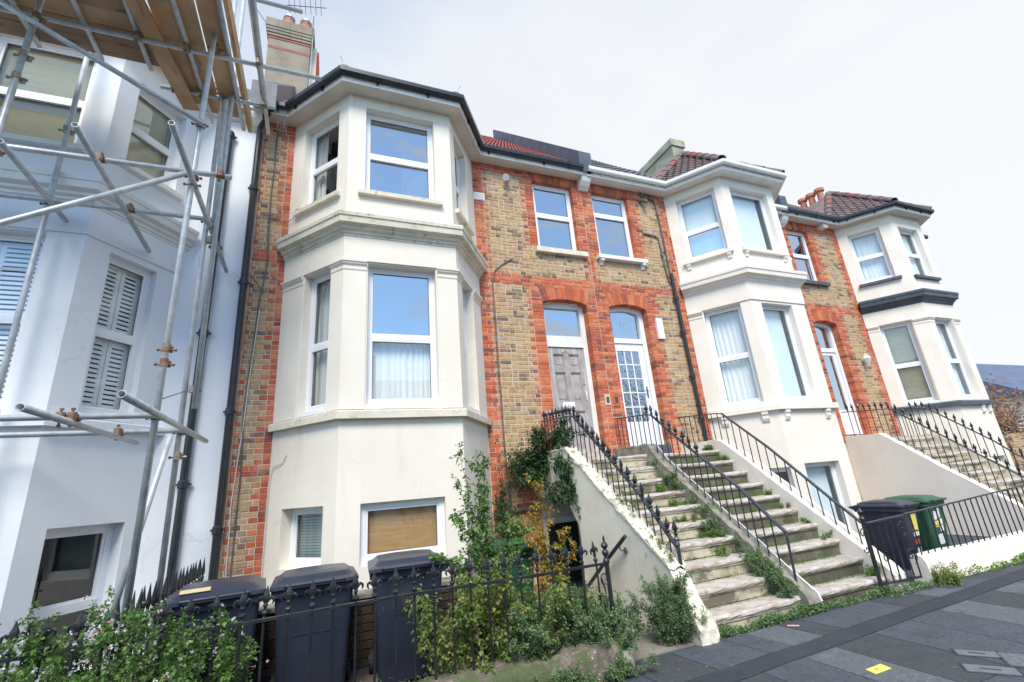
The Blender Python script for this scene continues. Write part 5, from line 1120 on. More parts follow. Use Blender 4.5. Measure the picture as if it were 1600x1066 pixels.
mb = MB(); lumpy(mb, -4.2, 2.28, 3.90, 4.22, 0, .245, .07, .016); mb.build('wall_body', 'pebbledash', FW, origin=(0, 4.05, 0), smooth=True)
for x0, x1, z1, mt in ((2.27, 2.40, .255, 'pebbledash'), (2.39, 2.50, .21, 'cement_old')): mb = MB(); lumpy(mb, x0, x1, 3.91, 4.20, 0, z1, .035, .014); mb.build('end_stone', mt, FW, origin=(x0, 4.05, 0), smooth=True)
FR = thing('front_railing', 'black front railing with fleur-de-lis finials on the low garden wall, flaking paint', 'railing', (0, FRY, .25))
flatrail(FR, [(x / 4, FRY, .845 + .006 * math.sin(x * .7)) for x in range(-17, 10)] + [(2.44, FRY, .845)], .016, .010, 'iron_black')
x = 2.345
while x > -4.2:
    z0 = .22; bar(FR, x + R.gauss(0, .003), FRY + R.gauss(0, .003), z0, .84, .0095, 'iron_black', FIN, R.gauss(0, .1)); x -= .1503
mb = MB(); mb.tube([(2.455, FRY, .10), (2.455, FRY, .86)], .021, 10); mb.lathe((2.455, FRY, .84), [(.024, 0), (.030, .012), (.030, .03), (.020, .045), (.017, .065), (.030, .085), (.034, .10), (.022, .118), (.012, .125), (.028, .14), (.034, .158), (.024, .178), (.010, .19), (.011, .225), (.003, .245)], 10); mb.build('gate_post', 'iron_black', FR, origin=(2.455, FRY, .1))
mb = MB(); mb.tube([(2.41, FRY, .62)] + [(2.41 + .035 * math.sin(a / 10 * 6), FRY, .72 + .045 * math.cos(a / 10 * 6)) for a in range(-2, 9)], .007, 6); mb.build('scroll', 'iron_black', FR, origin=(2.41, FRY, .65))
# spear railing between the two gardens
SR = thing('spear_railing', 'spear-topped dividing railing running back to the wall beside the blue house', 'railing', (-1.28, 5.5, 0))
flatrail(SR, [(-1.28, 4.25, .80), (-1.28, 6.85, .80)], .016, .009, 'iron_black'); flatrail(SR, [(-1.28, 4.25, .12), (-1.28, 6.85, .12)], .016, .009, 'iron_black', 'lower_rail')
y = 4.3
while y < 6.85: bar(SR, -1.28, y, 0, .84, .0095, 'iron_black', SPR); y += .125
# handrail to the basement
HR = thing('handrail', 'grey tubular handrail on a bracket beside the left wall of the steps', 'handrail', (3.30, 5.5, .5))
mb = MB(); mb.tube([(3.30, 4.97, .925), (3.30, 5.6, .52), (3.30, 6.4, -.03)], .024, 10); mb.build('rail', 'iron_blue_black', HR)
for y, z in ((5.12, .83), (6.1, .18)): mb = MB(); mb.tube([(3.30, y, z - .02), (3.31, y, z - .07), (3.385, y, z - .08)], .010, 7); mb.tube([(3.372, y, z - .08), (3.388, y, z - .08)], .035, 10); mb.build('bracket', 'iron_cover', HR, origin=(3.35, y, z))
# right-hand white wall, railing and gate
RW = thing('low_wall', 'low white-painted wall along the pavement to the right of the steps', 'wall', (9, 4.15, 0))
mb = MB(); lumpy(mb, 7.14, 19, 4.10, 4.30, 0, .33, .3, .005); mb.build('wall_body', 'white_render', RW, origin=(9, 4.15, 0))
RR = thing('low_railing', 'plain low railing of upright bars on the white pavement wall', 'railing', (9, 4.16, .3))
flatrail(RR, [(7.12, 4.16, .83), (8.5, 4.16, .885), (10.2, 4.16, .965), (19, 4.16, 1.3)], .017, .008, 'iron_blue_black')
x = 7.22
while x < 17: bar(RR, x, 4.16, .30, .83 + (x - 7.12) * .043 - .01, .0085, 'iron_black'); x += .148
GT = thing('garden_gate', 'small black iron gate with scrollwork standing between the steps and the white wall', 'gate', (6.7, 4.14, .1))
flatrail(GT, [(6.30, 4.14, .80), (7.05, 4.14, .825)], .014, .010, 'iron_blue_black'); flatrail(GT, [(6.34, 4.14, .12), (7.03, 4.14, .10)], .014, .012, 'iron_blue_black', 'bottom_rail')
for i in range(6): bar(GT, 6.36 + i * .135, 4.14, .11, .80, .009, 'iron_black')
def spiral(cx, cz, r0, turns, s=1, ph=0):
    return [(cx + s * r0 * (1 - t / 30) * math.cos(ph + t / 30 * turns * 6.283), 4.125, cz + r0 * (1 - t / 30) * math.sin(ph + t / 30 * turns * 6.283)) for t in range(28)]
for a in (spiral(6.93, .66, .10, 1.4, 1, 1.2), spiral(6.95, .36, .11, 1.4, 1, -1.2), spiral(6.45, .40, .07, 1.3, -1, 2)): mb = MB(); mb.tube(a, .008, 6); mb.build('scroll', 'iron_black', GT, origin=a[0])
mb = MB(); mb.tube([(6.86, 4.125, .62), (6.88, 4.125, .50), (6.87, 4.125, .42)], .008, 6); mb.build('scroll', 'iron_black', GT, origin=(6.9, 4.12, .5))
mb = MB(); mb.tube([(6.255, 4.15, .0), (6.255, 4.15, .86)], .024, 10); mb.lathe((6.255, 4.15, .84), [(.026, 0), (.034, .02), (.02, .04), (.016, .06), (.032, .085), (.036, .10), (.02, .12), (.008, .145), (.009, .18), (.002, .215)], 10); mb.build('gate_post', 'iron_black', GT, origin=(6.255, 4.15, 0))
for s in (spiral(6.16, .70, .06, 1.2, 1, .4), spiral(6.15, .52, .05, 1.2, 1, 3)): mb = MB(); mb.tube(s, .007, 6); mb.build('scroll', 'iron_black', GT, origin=s[0])

# dark brick planter wall behind the bins
DW = thing('brick_wall', 'low dark brick wall behind the black bins', 'wall', (.2, 5.52, 0))
mb = MB(); mb.box(-1.2, 2.0, 5.53, 5.72, 0, .62); mb.build('core', 'room_dark', DW, origin=(.2, 5.6, 0))
class DFace:
    n = Vector((0, -1))
    def __call__(s, u, z, d=0.0): return (u, 5.52 - d, z)
bs = BrickSet(); DF = DFace(); lay(bs, DF, lambda z, t: [(-1.2, 2.0, 'd')] if 0 < z < .62 else [], .0, .61); bs.build(DW, 120)
mb = MB(); mb.box(-1.22, 2.02, 5.48, 5.74, .622, .66); mb.build('coping', 'divider_concrete', DW, origin=(.2, 5.6, .62))

# ------------------------------------------------------------------ wheeled bins
def loft(mb, rings):
    n = len(rings[0]); b0 = len(mb.v)
    for r in rings: mb.v.extend(r)
    for i in range(len(rings) - 1):
        for k in range(n): mb.poly((i * n + k, i * n + (k + 1) % n, (i + 1) * n + (k + 1) % n, (i + 1) * n + k), b0)
    mb.poly(tuple(reversed(range(n))), b0); mb.poly(tuple((len(rings) - 1) * n + k for k in range(n)), b0)
def rrect(x0, x1, y0, y1, r, z, m_=3):
    pts = []
    for cx, cy, a0 in ((x1 - r, y0 + r, -90), (x1 - r, y1 - r, 0), (x0 + r, y1 - r, 90), (x0 + r, y0 + r, 180)):
        for k in range(m_ + 1): a = math.radians(a0 + 90 * k / m_); pts.append((cx + r * math.cos(a), cy + r * math.sin(a), z))
    return pts
def make_bin(label, mt, loc, group, seam=False, lidtilt=0):
    t = thing('wheelie_bin', label, 'bin', (0, 0, 0), group)
    mb = MB(); loft(mb, [rrect(-.225, .225, -.25, .24, .05, .03), rrect(-.24, .24, -.275, .26, .05, .30), rrect(-.275, .275, -.335, .31, .045, .93), rrect(-.278, .278, -.338, .313, .045, .95)])
    body = mb.build('body', mt, t, origin=(0, 0, 0))
    mb = MB(); loft(mb, [rrect(-.29, .29, -.352, .33, .045, .925), rrect(-.30, .30, -.362, .34, .045, .935), rrect(-.30, .30, -.362, .34, .045, .985), rrect(-.29, .29, -.352, .33, .045, .99)]); mb.build('rim', mt, body, origin=(0, 0, .93))
    for x in (-.29, .29):
        pass
    mb = MB()                                  # raised panel outline on the front
    for q in ((-.16, .16, .60, .612), (-.16, -.148, .20, .60), (.148, .16, .20, .60)):
        yf = lambda z: -.275 - (z - .30) * .0952 - .004
        mb.hexa([(q[0], yf(q[2]), q[2]), (q[1], yf(q[2]), q[2]), (q[1], yf(q[2]) + .02, q[2]), (q[0], yf(q[2]) + .02, q[2]), (q[0], yf(q[3]), q[3]), (q[1], yf(q[3]), q[3]), (q[1], yf(q[3]) + .02, q[3]), (q[0], yf(q[3]) + .02, q[3])])
    mb.build('panel_rib', mt, body, origin=(0, -.3, .4))
    # lid: dished dome with a step, hinged at the back
    mb = MB(); A = lidtilt
    def T(ring):
        return [(x, y, 0.99 + (z - .99) + (0.34 - y) * math.tan(A)) for x, y, z in ring]
    loft(mb, [T(rrect(-.305, .305, -.385, .33, .05, .992)), T(rrect(-.31, .31, -.392, .335, .05, 1.0)), T(rrect(-.308, .308, -.388, .333, .05, 1.028)), T(rrect(-.27, .27, -.33, .29, .06, 1.045)), T(rrect(-.235, .235, -.28, .25, .07, 1.082)), T(rrect(-.15, .15, -.18, .16, .07, 1.098))])
    lid = mb.build('lid', mt, t, origin=(0, .3, .99))
    mb = MB(); mb.tube([(-.20, -.385, 1.02 + .72 * math.tan(A)), (-.20, -.43, 1.03 + .77 * math.tan(A)), (.20, -.43, 1.03 + .77 * math.tan(A)), (.20, -.385, 1.02 + .72 * math.tan(A))], .013, 7); mb.build('lid_grip', mt, lid, origin=(0, -.4, 1.02))
    mb = MB(); mb.tube([(-.27, .33, .965), (-.25, .405, 1.0), (.25, .405, 1.0), (.27, .33, .965)], .016, 8); mb.build('handle', mt, t, origin=(0, .38, .98))
    for x in (-.15, .15): mb = MB(); mb.box(x - .05, x + .05, .325, .40, .97, 1.01); mb.build('hinge', mt, t, origin=(x, .36, .97))
    for s in (-1, 1):
        mb = MB(); b0 = len(mb.v); mb.tube([(s * .235, .235, .10), (s * .285, .235, .10)], .10, 16); w = mb.build('wheel', 'rubber', t, origin=(s * .26, .235, .10))
        mb = MB(); mb.tube([(s * .285, .235, .10), (s * .292, .235, .10)], .055, 12); mb.build('hub', 'bin_black', w, origin=(s * .288, .235, .10))
    t.location = loc; t.scale = (1.13, 1.0, .93); WORLD[t] = Vector(loc); return t
G = 'wheelie bins in the front gardens'
B1 = make_bin('black wheelie bin with a slotted lid, leftmost, behind the flowering shrub', 'bin_black', (-.80, 4.98, 0), G); B1.rotation_euler = (0, 0, .10)
ld = [c for c in B1.children if c.name.startswith('lid')][0]
mb = MB(); mb.hexa([(-.22, -.300, 1.066), (-.04, -.300, 1.066), (-.04, -.26, 1.088), (-.22, -.26, 1.088), (-.22, -.315, 1.075), (-.04, -.315, 1.075), (-.04, -.27, 1.098), (-.22, -.27, 1.098)])
o = mb.mesh('slot_cover', 'beech_board'); so_ = bpy.data.objects.new('slot_cover', o); COL.objects.link(so_); so_.parent = ld; so_.location = -Vector((0, .3, .99)); WORLD[so_] = Vector((0, 0, 0))
B2 = copy_thing(B1, (-.05, 5.02, 0), 'black wheelie bin in the middle of the three behind the fleur-de-lis railing', .02)
for lidc in [c for c in B2.children if c.name.startswith('lid')]:
    for c in list(lidc.children):
        if c.name.startswith('slot_cover'): bpy.data.objects.remove(c)
B3 = copy_thing(B2, (.76, 5.0, .03), 'black wheelie bin beside the sapling, rightmost of the three behind the railing', -.06)
BG1 = make_bin('dark green wheelie bin half hidden by the sapling and shrubs', 'bin_green', (2.02, 5.75, -.05), G, lidtilt=.0)
B4 = copy_thing(B2, (7.98, 4.92, -.03), 'black wheelie bin behind the scrolled gate, plastered with stickers', .12)
BG2 = copy_thing(BG1, (8.78, 5.0, -.03), 'green wheelie bin behind the plain low railing, marked with white paint', .10)
B4.scale = (.88, .92, .88); BG2.scale = (1.05, .95, .88)
def sticker(b, u0, u1, z0, z1, mt, side='R'):
    mb = MB(); F = (lambda u, z, d: (.245 + (z - .3) * .0556 + d, u, z)) if side == 'R' else (lambda u, z, d: (u, -.275 - (z - .30) * .0952 - d, z))
    mb.hexa([F(u0, z0, .001), F(u1, z0, .001), F(u1, z0, .004), F(u0, z0, .004), F(u0, z1, .001), F(u1, z1, .001), F(u1, z1, .004), F(u0, z1, .004)])
    me = mb.mesh('sticker', mt); o = bpy.data.objects.new('sticker', me); COL.objects.link(o); o.parent = b
for a in ((.02, .20, .60, .86, 'yellow_card', 'F'), (.02, .20, .52, .585, 'white_paper', 'F'), (.03, .17, .40, .47, 'red_print', 'F'), (.05, .17, .26, .34, 'white_paper', 'F')): sticker(B4, *a)
for a in ((-.10, -.02, .70, .84, 'white_paper', 'F'), (.03, .08, .72, .88, 'white_paper', 'F'), (-.10, .0, .58, .68, 'yellow_card', 'F'), (.02, .12, .50, .70, 'white_paper', 'F'), (-.08, .10, .30, .46, 'white_paper', 'F')): sticker(BG2, *a)

# ------------------------------------------------------------------ scaffold
SF = thing('scaffold', 'steel tube scaffold with timber boards standing against the pale blue house', 'scaffold', (-2.5, 5.6, 0))
TR = .0242
def pole(p0, p1, mt='galvanised', nm='pole'):
    mb = MB(); mb.pipe(p0, p1, TR * 1.18, .006, 14); o = mb.build(nm, mt, SF, origin=p0, fix=True)
    for pl in o.data.polygons: pl.use_smooth = True
    return o
def coupler(p, ax, mt='rusty_coupler', ax2=None):
    """clamp: a sleeve round each tube with bolt and wing nut"""
    p = Vector(p); a = Vector(ax).normalized(); mb = MB(); mb.tube([tuple(p - a * .04), tuple(p + a * .04)], TR * 1.45, 10)
    b = Vector(ax2).normalized() if ax2 else a.orthogonal().normalized(); c = a.cross(b).normalized()
    q = p + c * TR * 2.1; mb.tube([tuple(q - b * .04), tuple(q + b * .04)], TR * 1.4, 10)
    for s in (-1, 1):
        e = p + b * (s * .035) + c * .02; mb.tube([tuple(e - a * .012), tuple(e + b * (s * .05) - a * .012)], .009, 6); mb.tube([tuple(e + b * (s * .03) - a * .012), tuple(e + b * (s * .045) - a * .012)], .017, 6)
    mb.build('coupler', mt, SF, origin=p)
# standards
pole((-3.17, 5.2, 0), (-3.13, 5.2, 9.5)); pole((-3.17, 6.2, 0), (-3.14, 6.2, 8.0)); pole((-1.50, 5.2, 0), (-1.50, 5.2, 10.5))
pole((-1.53, 6.2, 0), (-1.60, 6.2, 10.5)); pole((-1.42, 6.13, 2.72), (-1.47, 6.13, 10.5)); pole((-4.9, 5.2, 0), (-4.9, 5.2, 9)); pole((-4.9, 6.2, 0), (-4.9, 6.2, 9))
# ledgers
pole((-6, 5.14, 2.47), (-1.47, 5.14, 2.48)); pole((-6, 6.14, 2.48), (-1.50, 6.14, 2.475)); pole((-6, 5.14, 5.10), (-1.12, 5.14, 5.165)); pole((-6, 6.14, 5.19), (-1.44, 6.14, 5.18))
pole((-6, 5.44, 7.10), (-.27, 5.44, 7.18)); pole((-2.31, 6.2, 7.19), (-.90, 6.2, 7.215)); pole((-4, 5.2, 7.98), (-.54, 5.2, 8.03))
# transoms
pole((-2.07, 4.34, 2.42), (-2.07, 6.68, 2.42)); pole((-1.36, 3.95, 2.43), (-1.41, 6.82, 2.43)); pole((-2.26, 4.53, 5.06), (-2.38, 6.98, 5.06)); pole((-1.46, 4.27, 5.06), (-1.53, 7.42, 5.06)); pole((-2.97, 4.95, 5.06), (-3.03, 6.36, 5.06)); pole((-3.9, 4.8, 2.42), (-3.9, 6.35, 2.42))
for x in (-3.45, -2.84, -2.32): pole((x, 4.0, 7.205), (x - .03, 5.95, 7.205))
pole((-1.86, 3.8, 7.21), (-1.80, 6.75, 7.21)); pole((-1.0, 4.0, 7.26), (-1.06, 6.84, 7.26)); pole((-1.36, 4.4, 7.22), (-1.40, 6.80, 7.22)); pole((-1.20, 4.6, 8.2), (-1.24, 7.0, 8.2)); pole((-1.12, 4.4, 8.05), (-1.16, 6.3, 8.05))
# braces
pole((-4.7, 5.11, 7.63), (-1.44, 5.11, 5.79)); pole((-4.9, 5.08, 3.02), (-1.52, 5.08, 5.10)); pole((-1.60, 6.10, 2.42), (-1.93, 6.10, .30)); pole((-1.46, 5.9, 6.9), (-1.47, 6.16, 5.0))
for p, ax, a2, mt in (((-1.50, 5.2, 2.48), (0, 0, 1), (1, 0, 0), 'rusty_coupler'), ((-1.53, 6.2, 2.47), (0, 0, 1), (1, 0, 0), 'rusty_coupler'), ((-1.50, 5.2, 5.16), (0, 0, 1), (1, 0, 0), 'rusty_coupler'), ((-1.50, 5.2, 5.06), (0, 0, 1), (1, 0, 0), 'steel_coupler'),
    ((-1.55, 6.2, 5.19), (0, 0, 1), (1, 0, 0), 'rusty_coupler'), ((-3.15, 6.2, 5.19), (0, 0, 1), (1, 0, 0), 'steel_coupler'), ((-3.15, 5.2, 5.13), (0, 0, 1), (1, 0, 0), 'rusty_coupler'), ((-2.07, 5.14, 2.47), (1, 0, 0), (0, 0, 1), 'rusty_coupler'), ((-2.07, 6.14, 2.47), (1, 0, 0), (0, 0, 1), 'rusty_coupler'),
    ((-2.29, 5.14, 5.15), (1, 0, 0), (0, 0, 1), 'rusty_coupler'), ((-2.34, 6.14, 5.18), (1, 0, 0), (0, 0, 1), 'rusty_coupler'), ((-1.50, 5.15, 5.84), (0, 0, 1), (1, 0, 0), 'steel_coupler'), ((-1.53, 6.17, 2.2), (0, 0, 1), (1, 0, 0), 'steel_coupler'), ((-1.47, 6.17, 2.95), (0, 0, 1), (1, 0, 0), 'steel_coupler'), ((-1.50, 6.17, 4.9), (0, 0, 1), (1, 0, 0), 'steel_coupler'),
    ((-1.50, 5.2, 3.15), (0, 0, 1), (1, 0, 0), 'rusty_coupler'), ((-1.50, 5.2, 3.0), (0, 0, 1), (1, 0, 0), 'rusty_coupler'), ((-1.22, 5.14, 5.165), (1, 0, 0), (0, 0, 1), 'rusty_coupler'), ((-3.15, 5.2, 6.05), (0, 0, 1), (1, 0, 0), 'steel_coupler'), ((-3.15, 5.2, 6.35), (0, 0, 1), (1, 0, 0), 'steel_coupler'), ((-3.14, 5.2, 6.9), (0, 0, 1), (1, 0, 0), 'rusty_coupler'),
    ((-1.55, 6.2, 7.17), (0, 0, 1), (1, 0, 0), 'steel_coupler'), ((-1.50, 5.3, 7.16), (0, 0, 1), (1, 0, 0), 'rusty_coupler'), ((-2.33, 5.44, 7.15), (1, 0, 0), (0, 0, 1), 'steel_coupler'), ((-1.83, 5.44, 7.16), (1, 0, 0), (0, 0, 1), 'steel_coupler'), ((-1.83, 6.2, 7.20), (1, 0, 0), (0, 0, 1), 'steel_coupler'), ((-2.15, 6.2, 7.2), (1, 0, 0), (0, 0, 1), 'rusty_coupler'), ((-1.03, 5.44, 7.18), (1, 0, 0), (0, 0, 1), 'steel_coupler'), ((-1.05, 6.2, 7.21), (1, 0, 0), (0, 0, 1), 'steel_coupler'), ((-3.16, 6.2, 6.25), (0, 0, 1), (1, 0, 0), 'steel_coupler'), ((-2.15, 5.14, 2.47), (1, 0, 0), (0, 0, 1), 'rusty_coupler')):
    coupler(p, ax, mt, a2)
def board(p, q, wdt, z, mt, th=.038, tilt=0):
    p = Vector((p[0], p[1], z)); q = Vector((q[0], q[1], z + tilt)); d = (q - p).normalized(); s = Vector((-d.y, d.x, 0)) * (wdt / 2); n = 5; mb = MB()
    for i in range(n + 1):
        c = p.lerp(q, i / n); sg = R.gauss(0, .003)
        for a, h in ((-1, 0), (1, 0), (1, th), (-1, th)): mb.v.append((c.x + s.x * a, c.y + s.y * a, c.z + h + sg))
    for i in range(n):
        for k in range(4): mb.poly((i * 4 + k, i * 4 + (k + 1) % 4, i * 4 + 4 + (k + 1) % 4, i * 4 + 4 + k), 0)
    mb.poly((0, 1, 2, 3), 0); mb.poly((n * 4 + 3, n * 4 + 2, n * 4 + 1, n * 4), 0); mb.build('board', mt, SF, origin=p)
zb = 7.245
for i in range(9):
    y = 5.80 - i * .232; board((-6.0, y), (-2.17 - (.05 if i % 2 else 0), y + R.uniform(-.01, .01)), .225, zb + R.uniform(0, .006), 'timber_board_dark' if i in (0, 1, 3, 6) else 'timber_board')
for i in range(3):
    x = -2.02 + i * .255; board((x + .02, 3.6), (x - .01 + R.uniform(-.02, .02), 6.46 + (.14 if i else 0)), .232, zb + R.uniform(0, .006), 'timber_board')
board((-2.23, 4.9), (-2.02, 6.52), .20, zb - .085, 'timber_board'); board((-1.30, 3.8), (-1.33, 6.9), .05, zb + .02, 'timber_board', .20)
mb = MB(); mb.tube([(-1.50, 5.17, 2.56), (-1.60, 5.6, 2.72), (-1.54, 6.18, 2.93)], .006, 5); mb.build('tie_wire', 'cable_grey', SF, origin=(-1.5, 5.2, 2.5))
mb = MB(); mb.lathe((-1.5, 5.2, 0), [(.075, 0), (.075, .01)], 12); mb.build('base_plate', 'galvanised', SF, origin=(-1.5, 5.2, 0))

# ------------------------------------------------------------------ plants
def leaf(mb, p, d, L, w, droop=.2):
    d = Vector(d); 
    if d.length < 1e-6: d = Vector((0, 0, 1))
    d.normalize(); up = Vector((R.gauss(0, .5), R.gauss(0, .5), 1)); s = d.cross(up)
    if s.length < 1e-4: s = Vector((1, 0, 0))
    s.normalize(); n = s.cross(d); p = Vector(p); t = p + d * L - Vector((0, 0, L * droop)); m_ = p + d * (L * .48)
    b0 = len(mb.v); mb.v.extend([tuple(p), tuple(m_ + s * w + n * (w * .35)), tuple(t), tuple(m_ - s * w + n * (w * .35)), tuple(m_ - n * w * .1)])
    mb.rnd = min(1, max(0, R.gauss(.5, .24)))
    mb.poly((0, 1, 4), b0); mb.poly((1, 2, 4), b0); mb.poly((2, 3, 4), b0); mb.poly((3, 0, 4), b0)
def rvec(): return Vector((R.gauss(0, 1), R.gauss(0, 1), R.gauss(0, 1))).normalized()
def stem_path(a, b, n=7, wob=.03):
    a = Vector(a); b = Vector(b); L = (b - a).length; out = []
    for i in range(n):
        t = i / (n - 1); p = a.lerp(b, t)
        if 0 < i: p += Vector((R.gauss(0, 1), R.gauss(0, 1), R.gauss(0, .5))) * wob * L * min(1, t * 2)
        out.append(p)
    return out
def leafy(sm, lm, path, r0, L, w, per, spread=.05, start=.1, droop=.25, twigs=0, twl=.15, out_=.8):
    n = len(path); sm.tube([tuple(p) for p in path], r0, 5, radii=[max(.0012, r0 * (1 - .85 * i / (n - 1))) for i in range(n)])
    tot = sum((path[i + 1] - path[i]).length for i in range(n - 1))
    def at(t):
        x = t * (n - 1); i = min(int(x), n - 2); return path[i].lerp(path[i + 1], x - i), (path[i + 1] - path[i]).normalized()
    for k in range(int(per * tot)):
        t = start + (1 - start) * R.random(); p, d = at(t); o = rvec(); leaf(lm, p + o * spread * R.random(), d * .5 + o * out_, L * R.uniform(.6, 1.2), w * R.uniform(.7, 1.2), droop)
    for k in range(twigs):
        t = start + (1 - start) * R.random() * .95; p, d = at(t); o = (rvec() + d * .6 + Vector((0, 0, .3))).normalized(); leafy(sm, lm, stem_path(p, p + o * twl * R.uniform(.5, 1.2), 4, .06), max(.0015, r0 * .35), L, w, per * 1.3, spread, 0, droop)
def plant(name, label, cat, loc, lmat, fn, group=None):
    t = thing(name, label, cat, loc, group); sm = MB(); lm = MB(); ex = fn(sm, lm)
    if sm.v: sm.build('stem', 'bark', t, fix=False)
    o = lm.build('foliage', lmat, t, fix=False); o['kind'] = 'stuff'
    if ex:
        for nm, mb, mt in ex:
            if mb.v: q = mb.build(nm, mt, t, fix=False); q['kind'] = 'stuff'
    return t
def f_sap(sm, lm):
    b = Vector((1.58, 4.85, .1))
    for tip, tw in (((1.46, 4.8, 1.98), 18), ((1.60, 4.85, 1.90), 16), ((1.275, 4.75, 2.03), 12), ((1.27, 4.75, 1.66), 9)):
        leafy(sm, lm, stem_path(b + Vector((R.gauss(0, .02), R.gauss(0, .02), .35)), tip, 9, .012), .010, .052, .017, 90, .02, .22, .35, tw, .17)
    leafy(sm, lm, stem_path(b, b + Vector((0, 0, .5)), 4, .01), .015, .05, .017, 20)
    for tip in ((.93, 4.6, 1.07), (1.05, 4.65, 1.02), (1.22, 4.7, 1.34), (1.9, 4.7, 1.15), (1.78, 4.7, 1.3)):
        leafy(sm, lm, stem_path(b + Vector((0, 0, .45)), tip, 7, .03), .007, .052, .018, 120, .03, .2, .35, 9, .14)
plant('sapling', 'young elm-like sapling with small green leaves standing against the cream basement wall', 'sapling', (1.58, 4.85, 0), 'leaf_green', f_sap)
def f_yel(sm, lm):
    b = Vector((2.38, 5.15, -.1))
    for tip in ((2.235, 5.2, 1.70), (2.30, 5.2, 1.45), (2.42, 5.2, 1.30), (2.55, 5.15, 1.08), (2.12, 5.2, 1.22), (2.62, 5.1, .95), (2.35, 5.2, 1.1)):
        leafy(sm, lm, stem_path(b, tip, 8, .03), .007, .040, .014, 130, .03, .25, .4, 10, .14)
plant('young_tree', 'slender young tree with yellow and orange autumn leaves beside the basement door', 'sapling', (2.38, 5.15, 0), 'leaf_autumn', f_yel)
def f_climb(sm, lm):
    root = Vector((2.75, 7.40, .2))
    for tip in ((2.65, 7.30, 1.75), (2.8, 7.25, 1.9), (3.0, 7.2, 1.95), (3.2, 7.1, 2.1), (3.35, 7.0, 2.2), (3.1, 7.1, 1.7), (2.9, 7.2, 1.55), (3.25, 7.0, 1.8), (2.62, 7.3, 1.5)):
        leafy(sm, lm, stem_path(Vector((3.3, 7.2, 2.0)) if tip[0] > 2.7 else root, tip, 6, .06), .006, .054, .019, 150, .10, .1, .4, 9, .26)
    for a, tip in (((3.4, 6.9, 2.15), (3.60, 6.7, 2.50)), ((3.4, 6.8, 2.1), (3.65, 6.5, 2.35)), ((3.35, 6.7, 2.0), (3.42, 6.2, 1.75)), ((3.36, 6.6, 2.0), (3.38, 6.25, 1.35)), ((3.36, 6.5, 1.9), (3.37, 6.15, 1.15)), ((3.2, 7.0, 1.7), (3.3, 6.4, 1.3)), ((3.3, 7.0, 2.1), (3.25, 7.0, 2.45)), ((3.4, 7.0, 2.1), (3.75, 6.9, 2.45))):
        leafy(sm, lm, stem_path(a, tip, 7, .05), .006, .056, .020, 120, .05, .1, .45, 11, .22)
    for k in range(330):
        p = Vector((R.uniform(2.6, 3.4), R.uniform(6.95, 7.45), 1.75 + R.gauss(0, .15) + max(0, .25 * R.random()))); leaf(lm, p, rvec() + Vector((0, -.6, .1)), .055 * R.uniform(.6, 1.2), .020, .35)
plant('climbing_shrub', 'dark glossy climber sprawling over the brickwork and the top of the left stair wall', 'climber', (3.1, 7.2, 0), 'leaf_dark', f_climb)
def f_mass(sm, lm):
    for k in range(40):
        x = R.uniform(.85, 2.3); y = R.uniform(4.05, 4.75); h = (1.0 if x < 1.75 else .55) * R.uniform(.55, 1.0)
        if x < 1.0: h *= .8
        b = Vector((x, y, .12)); tip = b + Vector((R.gauss(0, .18), R.gauss(-.10, .14), h * .9)); leafy(sm, lm, stem_path(b, tip, 6, .06), .004, .040, .0155, 150, .05, .05, .3, 7, .16)
plant('straggling_shrub', 'tangled olive-green shrub pushing through the front railing beside the rightmost bin', 'shrub', (1.6, 4.4, 0), 'leaf_olive', f_mass)
def f_sage(sm, lm):
    for k in range(70):
        x = R.uniform(1.5, 2.62); y = R.uniform(3.95, 4.5); h = R.uniform(.22, .46) * (1.1 if x < 2.4 else .75); b = Vector((x, y, .16)); tip = b + Vector((R.gauss(.02, .10), R.gauss(-.06, .10), h)); leafy(sm, lm, stem_path(b, tip, 5, .05), .003, .026, .009, 330, .03, .0, .1, 5, .10)
    for k in range(26):
        x = R.uniform(1.2, 2.55); b = Vector((x, 3.86, .02)); tip = b + Vector((R.gauss(0, .08), R.gauss(-.04, .04), R.uniform(.05, .16))); leafy(sm, lm, stem_path(b, tip, 4, .05), .002, .024, .008, 420, .03, 0, .1, 3, .08)
plant('herb_bush', 'soft grey-green herb spilling over the end of the mossy wall', 'shrub', (2.3, 4.2, 0), 'leaf_sage', f_sage)
def f_bush(sm, lm):
    for k in range(50):
        a = R.random() * 6.28; r = abs(R.gauss(0, .10)); b = Vector((3.27 + r * math.cos(a), 4.28 + r * math.sin(a), .02)); tip = Vector((3.28 + R.gauss(0, .14), 4.26 + R.gauss(0, .14), R.uniform(.22, .66))); leafy(sm, lm, stem_path(b, tip, 5, .06), .003, .022, .007, 420, .03, .1, .15, 6, .11)
plant('ivy_bush', 'bushy grey-green weed growing at the foot of the left stair wall', 'shrub', (3.3, 4.3, 0), 'leaf_sage', f_bush)
def f_area(sm, lm):
    for k in range(24):
        b = Vector((R.uniform(2.65, 3.3), R.uniform(4.75, 5.0), .0)); tip = b + Vector((R.gauss(0, .07), R.gauss(0, .05), R.uniform(.12, .36))); leafy(sm, lm, stem_path(b, tip, 5, .06), .003, .042, .014, 130, .02, .1, .4, 3, .09)
plant('weed_clump', 'dark leafy weeds at the back of the concrete slab by the handrail', 'weeds', (3, 4.85, 0), 'leaf_dark', f_area)
def f_trail(sm, lm):
    for k in range(12):
        y = R.uniform(4.4, 5.4); b = Vector((3.50, y, .65 + .708 * (y - 4.34))); tip = b + Vector((R.uniform(-.16, .06), R.uniform(-.25, .1), R.uniform(-.25, .12))); leafy(sm, lm, stem_path(b, tip, 6, .08), .003, .022, .010, 150, .02, .05, .3, 3, .08)
